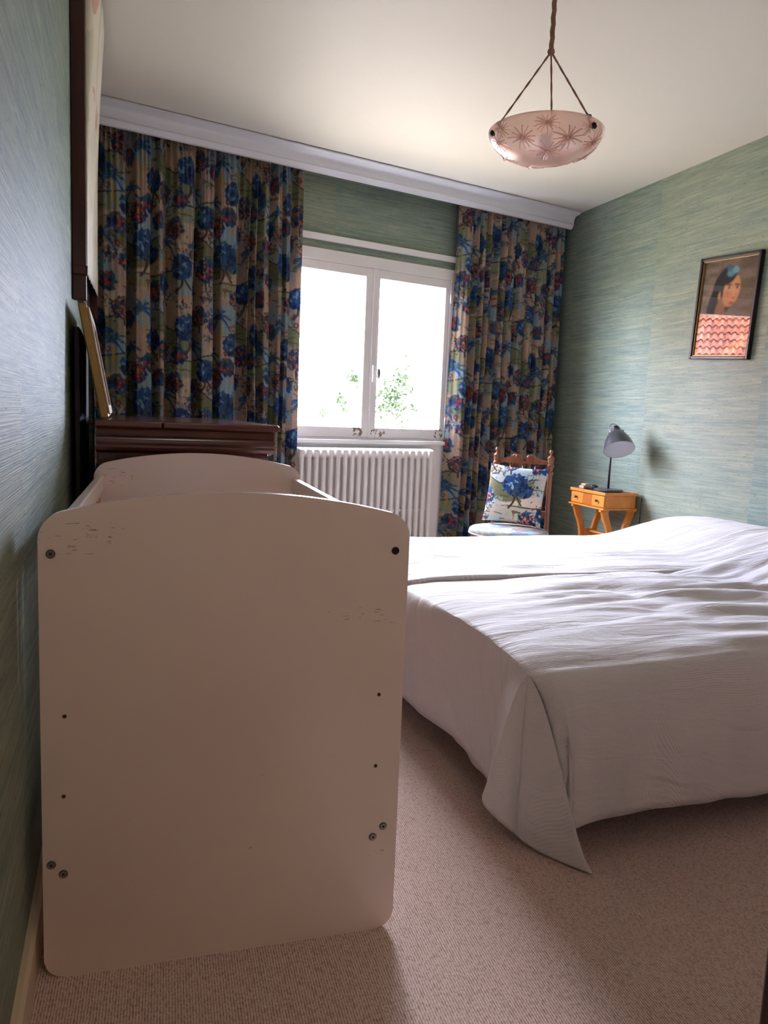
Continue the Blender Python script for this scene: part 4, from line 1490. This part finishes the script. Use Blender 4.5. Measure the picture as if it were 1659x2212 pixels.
ring_boxes(hwp, hhp, FWD, -0.028, -0.002, 0.003).build('frame', plain('ebonised_frame', rgb(18, 13, 15), 0.4, 0.1, 30), por)
ring_boxes(hwp - FWD, hhp - FWD, 0.006, -0.020, -0.006, 0.001).build('gilt_slip', M['gilt'], por)


def portrait(W=150, H=190):
    yy, xx = np.mgrid[0:H, 0:W].astype(float)
    g = np.random.default_rng(5)
    img = np.zeros((H, W, 3))
    img[:] = (.44, .37, .30)
    img += (vnoise(xx / 30, yy / 9, 3) - .5)[..., None] * .14

    def ell(cx, cy, rx, ry, c, ang=0.0, a=1.0, soft=3.0):
        ca, sa_ = math.cos(ang), math.sin(ang)
        u = (xx - cx) * ca + (yy - cy) * sa_
        v = -(xx - cx) * sa_ + (yy - cy) * ca
        m = np.clip((1 - np.sqrt((u / rx) ** 2 + (v / ry) ** 2)) * min(rx, ry) / soft + .5, 0, 1)[..., None] * a
        img[:] = img * (1 - m) + np.array(c) * m
    skin, skd, hair = (.72, .48, .32), (.52, .33, .22), (.13, .11, .12)
    ell(66, 60, 34, 46, hair, .25)
    ell(46, 84, 22, 40, hair, .35)
    ell(58, 100, 14, 30, skd, .2)                      # neck
    ell(64, 158, 60, 46, (.36, .35, .35), .05)         # blouse
    ell(58, 116, 13, 10, skd, .1)
    ell(118, 168, 34, 10, skin, -.4)                   # forearm
    ell(84, 62, 23, 32, skin, .22)                     # face
    ell(92, 60, 12, 26, (.80, .56, .38), .2, .6)
    ell(52, 70, 4.5, 9, skin, .1)                      # ear
    ell(70, 36, 22, 12, hair, -.3)
    for (cx, cy) in ((76, 56), (98, 57)):
        ell(cx, cy, 5.5, 1.9, (.70, .58, .48), .1, 1, 1)
        ell(cx + .5, cy - .2, 2.6, 2.1, (.14, .09, .07), 0, 1, 1)
        ell(cx, cy - 6, 7.5, 1.4, (.20, .13, .10), .12, .9, 1)
    ell(90, 70, 2.6, 9, (.84, .60, .42), .1, .8)
    ell(91, 77, 4.5, 2, skd, 0, .7, 1.5)
    ell(88, 86, 8, 2.8, (.62, .24, .20), .12, 1, 1.5)
    ell(78, 26, 13, 9, (.34, .52, .58), -.2)           # blue hair ribbon
    ell(90, 22, 9, 7, (.42, .62, .66), .3)
    ell(72, 18, 7, 6, (.24, .40, .48), .1)
    for _ in range(3):
        img[:] = (img + np.roll(img, 1, 0) + np.roll(img, -1, 0) + np.roll(img, 1, 1) + np.roll(img, -1, 1)) / 5
    img += (vnoise(xx / 5, yy / 4, 9) - .5)[..., None] * .05
    img += g.standard_normal((H, W, 1)) * .012
    return np.clip(img, .02, .95)


PI_ = lin(portrait())
ny_p, nz_p = 150, 190
iy, iz = hwp - FWD - 0.004, hhp - FWD - 0.004
yy_ = np.linspace(iy, -iy, ny_p)          # seen from the room, left is +y
zz_ = np.linspace(iz, -iz, nz_p)
YY, ZZ = np.meshgrid(yy_, zz_)
pv = np.stack([np.full_like(YY, -0.009), YY, ZZ], -1).reshape(-1, 3)
mesh_obj('print', pv, grid_faces(nz_p, ny_p), M['print_paper'], por, False, None, None, pv[:, 1:], PI_.reshape(-1, 3))
BM().box(-0.0085, -0.0005, -iy - 0.002, iy + 0.002, -iz - 0.002, iz + 0.002).build('backing', M['black'], por, False, (0.0, 0, 0)).location = (0.0004, 0, 0)
BM().box(-0.0150, -0.0130, -iy, iy, -iz, iz).build('glass_pane', M['glass'], por)

# ------------------------------------------------------------------ hanging bowl lamp
PC = Vector((1.247, 2.224, 1.936))
pend = thing('pendant_lamp', 'pink frosted glass bowl lamp with flower relief hung on three brown ropes', 'lamp', PC)
RB = 0.177
bowl_prof = []
for k in range(25):
    t_ = k / 24
    r = RB * math.sin(t_ * PI / 2) ** 0.75
    z = -0.082 * math.cos(t_ * PI / 2) ** 1.25
    bowl_prof.append((r, z))
bowl_prof[0] = (0, -0.082)
inn = [(max(0, r - 0.006), z + 0.005) for (r, z) in bowl_prof[::-1]]
inn[0] = (RB - 0.006, 0.001)
inn[-1] = (0, -0.076)
bowl = BM().lathe(bowl_prof + [(RB, 0.002), (RB - 0.003, 0.004)] + inn, 96, 0, 0, None, False).build('glass_bowl', M['pink_glass'], pend, True)


def bowl_pt(phi, t_, lift=0.0):
    r = RB * math.sin(t_ * PI / 2) ** 0.75
    z = -0.082 * math.cos(t_ * PI / 2) ** 1.25
    e = 1e-3
    t2 = min(1, t_ + e)
    r2, z2 = RB * math.sin(t2 * PI / 2) ** 0.75, -0.082 * math.cos(t2 * PI / 2) ** 1.25
    nrm = Vector((z2 - z, 0, -(r2 - r)))
    if nrm.length > 0:
        nrm.normalize()
    if nrm.x < 0 or nrm.z > 0:
        nrm = -nrm if nrm.z > 0 else nrm
    rr = r + abs(nrm.x) * lift
    return Vector((rr * math.cos(phi), rr * math.sin(phi), z - abs(nrm.z) * lift))


def glass_flower(phi, t0, size):
    m = BM()
    n = 13
    r0 = RB * math.sin(t0 * PI / 2) ** 0.75
    for k in range(n):
        a = 2 * PI * k / n + random.uniform(-.1, .1)
        ln = size * random.uniform(0.8, 1.15)
        pts_, rad_ = [], []
        for j in range(6):
            q_ = (0.12 + 0.88 * j / 5) * ln
            dphi = q_ * math.cos(a) / max(r0, 0.03)
            dt = q_ * math.sin(a) / 0.20
            pts_.append(bowl_pt(phi + dphi, min(0.97, max(0.03, t0 + dt)), 0.0008))
            rad_.append(0.0026 * (0.55 + 0.45 * math.sin(PI * min(1, (j + 1) / 5))) * size / 0.05)
        m.tube(pts_, rad_, 6)
    c_ = bowl_pt(phi, t0, 0.001)
    r_ = bmesh.ops.create_uvsphere(m.b, u_segments=12, v_segments=8, radius=0.0075 * size / 0.05)
    bmesh.ops.translate(m.b, vec=c_, verts=r_['verts'])
    m.build('glass_flower', M['pink_glass'], pend, True)


view_phi = math.atan2(-PC.y, -PC.x)
for (dp, t0, sz) in ((-0.50, 0.52, .046), (0.50, 0.50, .050), (0.0, 0.74, .036), (0.10, 0.20, .044), (1.25, 0.58, .042), (-1.2, 0.60, .042), (2.0, 0.5, .046), (2.75, 0.6, .046), (-2.0, 0.5, .046), (-2.7, 0.35, .046), (-0.9, 0.78, .032), (0.85, 0.78, .03)):
    glass_flower(view_phi + dp, t0, sz)
KN = Vector((0, 0, 0.238))
right_phi = view_phi + PI / 2
for dphi in (38, 158, 278):
    # measured from the viewer's right, turning towards the viewer
    ph = (view_phi + PI / 2) - R(dphi)
    t0 = 0.82
    att = bowl_pt(ph, t0, 0.0)
    rimp = Vector(((RB - 0.020) * math.cos(ph), (RB - 0.020) * math.sin(ph), 0.006))
    m = BM()
    n = 40
    m.tube([KN.lerp(rimp, k / n) for k in range(n + 1)], 0.0028, 8, 0.9, 2)
    m.build('rope', M['rope'], pend, True)
    nrm = Vector((math.cos(ph), math.sin(ph), -0.9)).normalized()
    rr_ = nrm.to_track_quat('Z', 'Y').to_matrix().to_4x4()
    BM().lathe([(0.0095, -0.001), (0.0095, 0.003), (0.006, 0.006), (0.006, 0.010), (0, 0.0105)], 16, 0, 0, Matrix.Translation(att) @ rr_).build('bolt', M['iron'], pend, 'auto')
    hk = []
    for k in range(14):
        a = R(-30) + R(240) * k / 13
        hk.append(rimp + Vector((math.cos(ph), math.sin(ph), 0)) * (0.007 * math.cos(a) - 0.002) + Vector((0, 0, 0.007 * math.sin(a) + 0.004)))
    hk.append(bowl_pt(ph, t0 + .05, -0.008))
    BM().tube(hk, 0.0018, 8).build('hook', M['iron'], pend, True)
kb = BM()
r_ = bmesh.ops.create_uvsphere(kb.b, u_segments=16, v_segments=10, radius=0.0115)
bmesh.ops.translate(kb.b, vec=KN, verts=r_['verts'])
kb.build('knot', M['rope'], pend, True)
n = 120
BM().tube([KN.lerp(Vector((0.002, 0, ZC - PC.z - 0.03)), k / n) for k in range(n + 1)], 0.0068, 12, 0.42, 3).build('hanging_rope', M['rope'], pend, True)
BM().lathe([(0, ZC - PC.z - 0.035), (0.02, ZC - PC.z - 0.032), (0.045, ZC - PC.z - 0.012), (0.05, ZC - PC.z - 0.001), (0, ZC - PC.z - 0.001)], 32).build('ceiling_rose', M['brass'], pend, 'auto')
BM().lathe([(0, -0.02), (0.012, -0.02), (0.014, 0.0), (0.02, 0.02), (0.022, 0.035), (0.016, 0.05), (0, 0.056)], 20).build('bulb', M['lamp_white'], pend, True, (0, 0, -0.055))
# small screw-eye in the ceiling beside the rope
ey = []
for k in range(18):
    a = 2 * PI * k / 17
    ey.append((0.006 * math.cos(a), 0, -0.012 + 0.006 * math.sin(a)))
e_ = BM()
e_.tube(ey, 0.0012, 6)
e_.tube([(0, 0, -0.006), (0, 0, 0.0)], 0.0012, 6)
tag(e_.build('screw_eye', M['screw_steel'], None, True, (1.36, 2.26, ZC)), 'small metal screw eye in the ceiling beside the pendant rope', 'hook')

# ------------------------------------------------------------------ fill lamp added in the unseen hall to warm the cot front
hl = thing('hall_fill_lamp', 'added opal globe fill lamp, unseen in the hall behind the doorway', 'lamp', (0.45, -0.75, ZC))
BM().lathe([(0, -0.02), (0.055, -0.02), (0.06, -0.001), (0, -0.001)], 32).build('ceiling_plate', M['brass'], hl, 'auto')
BM().tube([(0, 0, -0.02), (0, 0, -0.10)], 0.008, 10).build('stem', M['brass'], hl, True)
og = NT('fill_lamp_glow')
og.set((0.9, 0.85, 0.78, 1), 0.4, None, Emission_Color=(1.0, 0.87, 0.77, 1), Emission_Strength=32.0)
gb = BM()
bmesh.ops.create_uvsphere(gb.b, u_segments=32, v_segments=20, radius=0.115)
gb.build('fill_globe', og.m, hl, True, (0, 0, -0.21))

# ------------------------------------------------------------------ outdoors
struct(BM().box(-60, 60, 6.2, 70, -3.3, -3.1).build('ground', M['ground']))
tree = thing('tree', 'leafy green tree standing outside the window', 'tree', (4.9, 13.0, -3.1))
BM().tube([(0, 0, 0), (0.1, 0.05, 1.5), (-0.1, 0, 2.8), (-0.3, 0.1, 3.8)], [0.16, 0.13, 0.09, 0.05], 12).build('trunk', M['bark'], tree, True)
TBASE = Vector((4.9, 13.0, -3.1))


def pix_dir(x, y):
    return (rt2 * ((x - 829.5) / FPX) - up2 * ((y - 1106) / FPX) + fw)


lv_, lf_ = [], []
bmb = BM()
for (px, py, rpx, n) in ((768, 815, 12, 46), (735, 860, 10, 20), (742, 880, 8, 12), (850, 865, 26, 150), (868, 815, 22, 60), (838, 835, 14, 26), (880, 840, 16, 18), (895, 880, 12, 16), (868, 910, 22, 26), (830, 890, 14, 14), (700, 890, 8, 8), (805, 870, 20, 10)):
    d_ = pix_dir(px, py)
    c_ = Vector((0, 0, CAM_H)) + d_ * (13.0 / d_.y) - TBASE
    rad_ = rpx / FPX * 14.2
    bmb.tube([Vector((-0.1, 0, 2.8)), (Vector((-0.1, 0, 2.8)) + c_) / 2 + Vector((0, 0.3, 0.1)), c_ + Vector((0, 0.25, 0))], [0.03, 0.012, 0.005], 6)
    for _ in range(int(n * 1.5)):
        p_ = c_ + Vector((random.gauss(0, .5), random.gauss(0, .7), random.gauss(0, .5))) * rad_
        a_ = Vector((random.uniform(-1, 1), random.uniform(-1, 1), random.uniform(-1, .4))).normalized()
        b_ = a_.cross(Vector((random.uniform(-1, 1), random.uniform(-1, 1), random.uniform(-1, 1)))).normalized()
        L_ = random.uniform(0.07, 0.13)
        i0 = len(lv_)
        lv_ += [p_, p_ + a_ * L_ * .5 + b_ * L_ * .28, p_ + a_ * L_, p_ + a_ * L_ * .5 - b_ * L_ * .28]
        lf_ += [(i0, i0 + 1, i0 + 2), (i0, i0 + 2, i0 + 3)]
bmb.build('branches', M['bark'], tree, True)
fo = mesh_obj('foliage', lv_, lf_, M['leaf'], tree)
fo['kind'] = 'stuff'

# neighbouring house whose tiled roof is mirrored in the portrait glass
pd = Vector((-0.671, 0.741, 0))                         # horizontal direction from the window to the house
hc_ = wpt(1.8, 0.3, 0) + pd * 15.5
house = thing('house', 'neighbouring house with a clay tile roof mirrored in the portrait glass', 'house', (hc_.x, hc_.y, -3.1), math.atan2(-pd.x, pd.y))
# local: y points away from the window
HWD, SL = 4.2, R(47)
BM().box(-HWD, HWD, 0.35, 9.0, 0, 4.3).build('house_wall', M['render_wall'], house)
TWD, TCO, NCOL, NROW = 0.175, 0.30, 48, 18
rise = NROW * TCO
ez = 4.2
rs = BM()
rs.prism([(0.0, ez), (rise * math.cos(SL), ez + rise * math.sin(SL)), (2 * rise * math.cos(SL), ez), (2 * rise * math.cos(SL), ez - 0.12), (rise * math.cos(SL), ez + rise * math.sin(SL) - 0.14), (0, ez - 0.12)], 'x', -HWD, HWD)
roof = rs.build('roof', M['tile'], house)
# one tile: S-curved sheet with thickness
tv, tf = [], []
nseg = 8
for k in range(nseg + 1):
    x = -TWD / 2 + TWD * 1.06 * k / nseg
    zz0 = 0.042 * math.sin(2 * PI * k / nseg) + 0.04
    for (y, dz) in ((-0.02, 0.085), (TCO * 1.0, 0.012)):
        tv += [(x, y, zz0 + dz), (x, y, zz0 + dz - 0.016)]
for k in range(nseg):
    a = k * 4
    b_ = a + 4
    tf += [(a, b_, b_ + 2, a + 2), (a + 1, a + 3, b_ + 3, b_ + 1), (a, a + 1, b_ + 1, b_)]
tm = bpy.data.meshes.new('roof_tile')
tm.from_pydata(tv, [], tf)
tm.materials.append(M['tile'])
order = []
for r_i in range(NROW):
    for c_i in range(NCOL):
        order.append((abs(c_i - NCOL / 2 + .5) * TWD + abs(r_i - 8.5) * TCO * .75, r_i, c_i))
order.sort()
rest_v, rest_f = [], []
mt = Matrix.Rotation(SL, 4, 'X')
for i, (_, r_i, c_i) in enumerate(order):
    lx = (c_i - NCOL / 2 + .5) * TWD
    loc = Vector((lx, r_i * TCO * math.cos(SL), ez + r_i * TCO * math.sin(SL)))
    jit = random.uniform(-0.012, 0.012)
    if i < 290:
        o = bpy.data.objects.new('roof_tile', tm)
        C.objects.link(o)
        o.parent = roof
        o.location = loc
        o.rotation_euler = (SL + jit, 0, jit)
    else:
        i0 = len(rest_v)
        rest_v += [mt @ Vector(v) + loc for v in tv]
        rest_f += [tuple(q_ + i0 for q_ in f) for f in tf]
ro = mesh_obj('outer_roof_tiles', rest_v, rest_f, M['tile'], roof)
ro['kind'] = 'stuff'
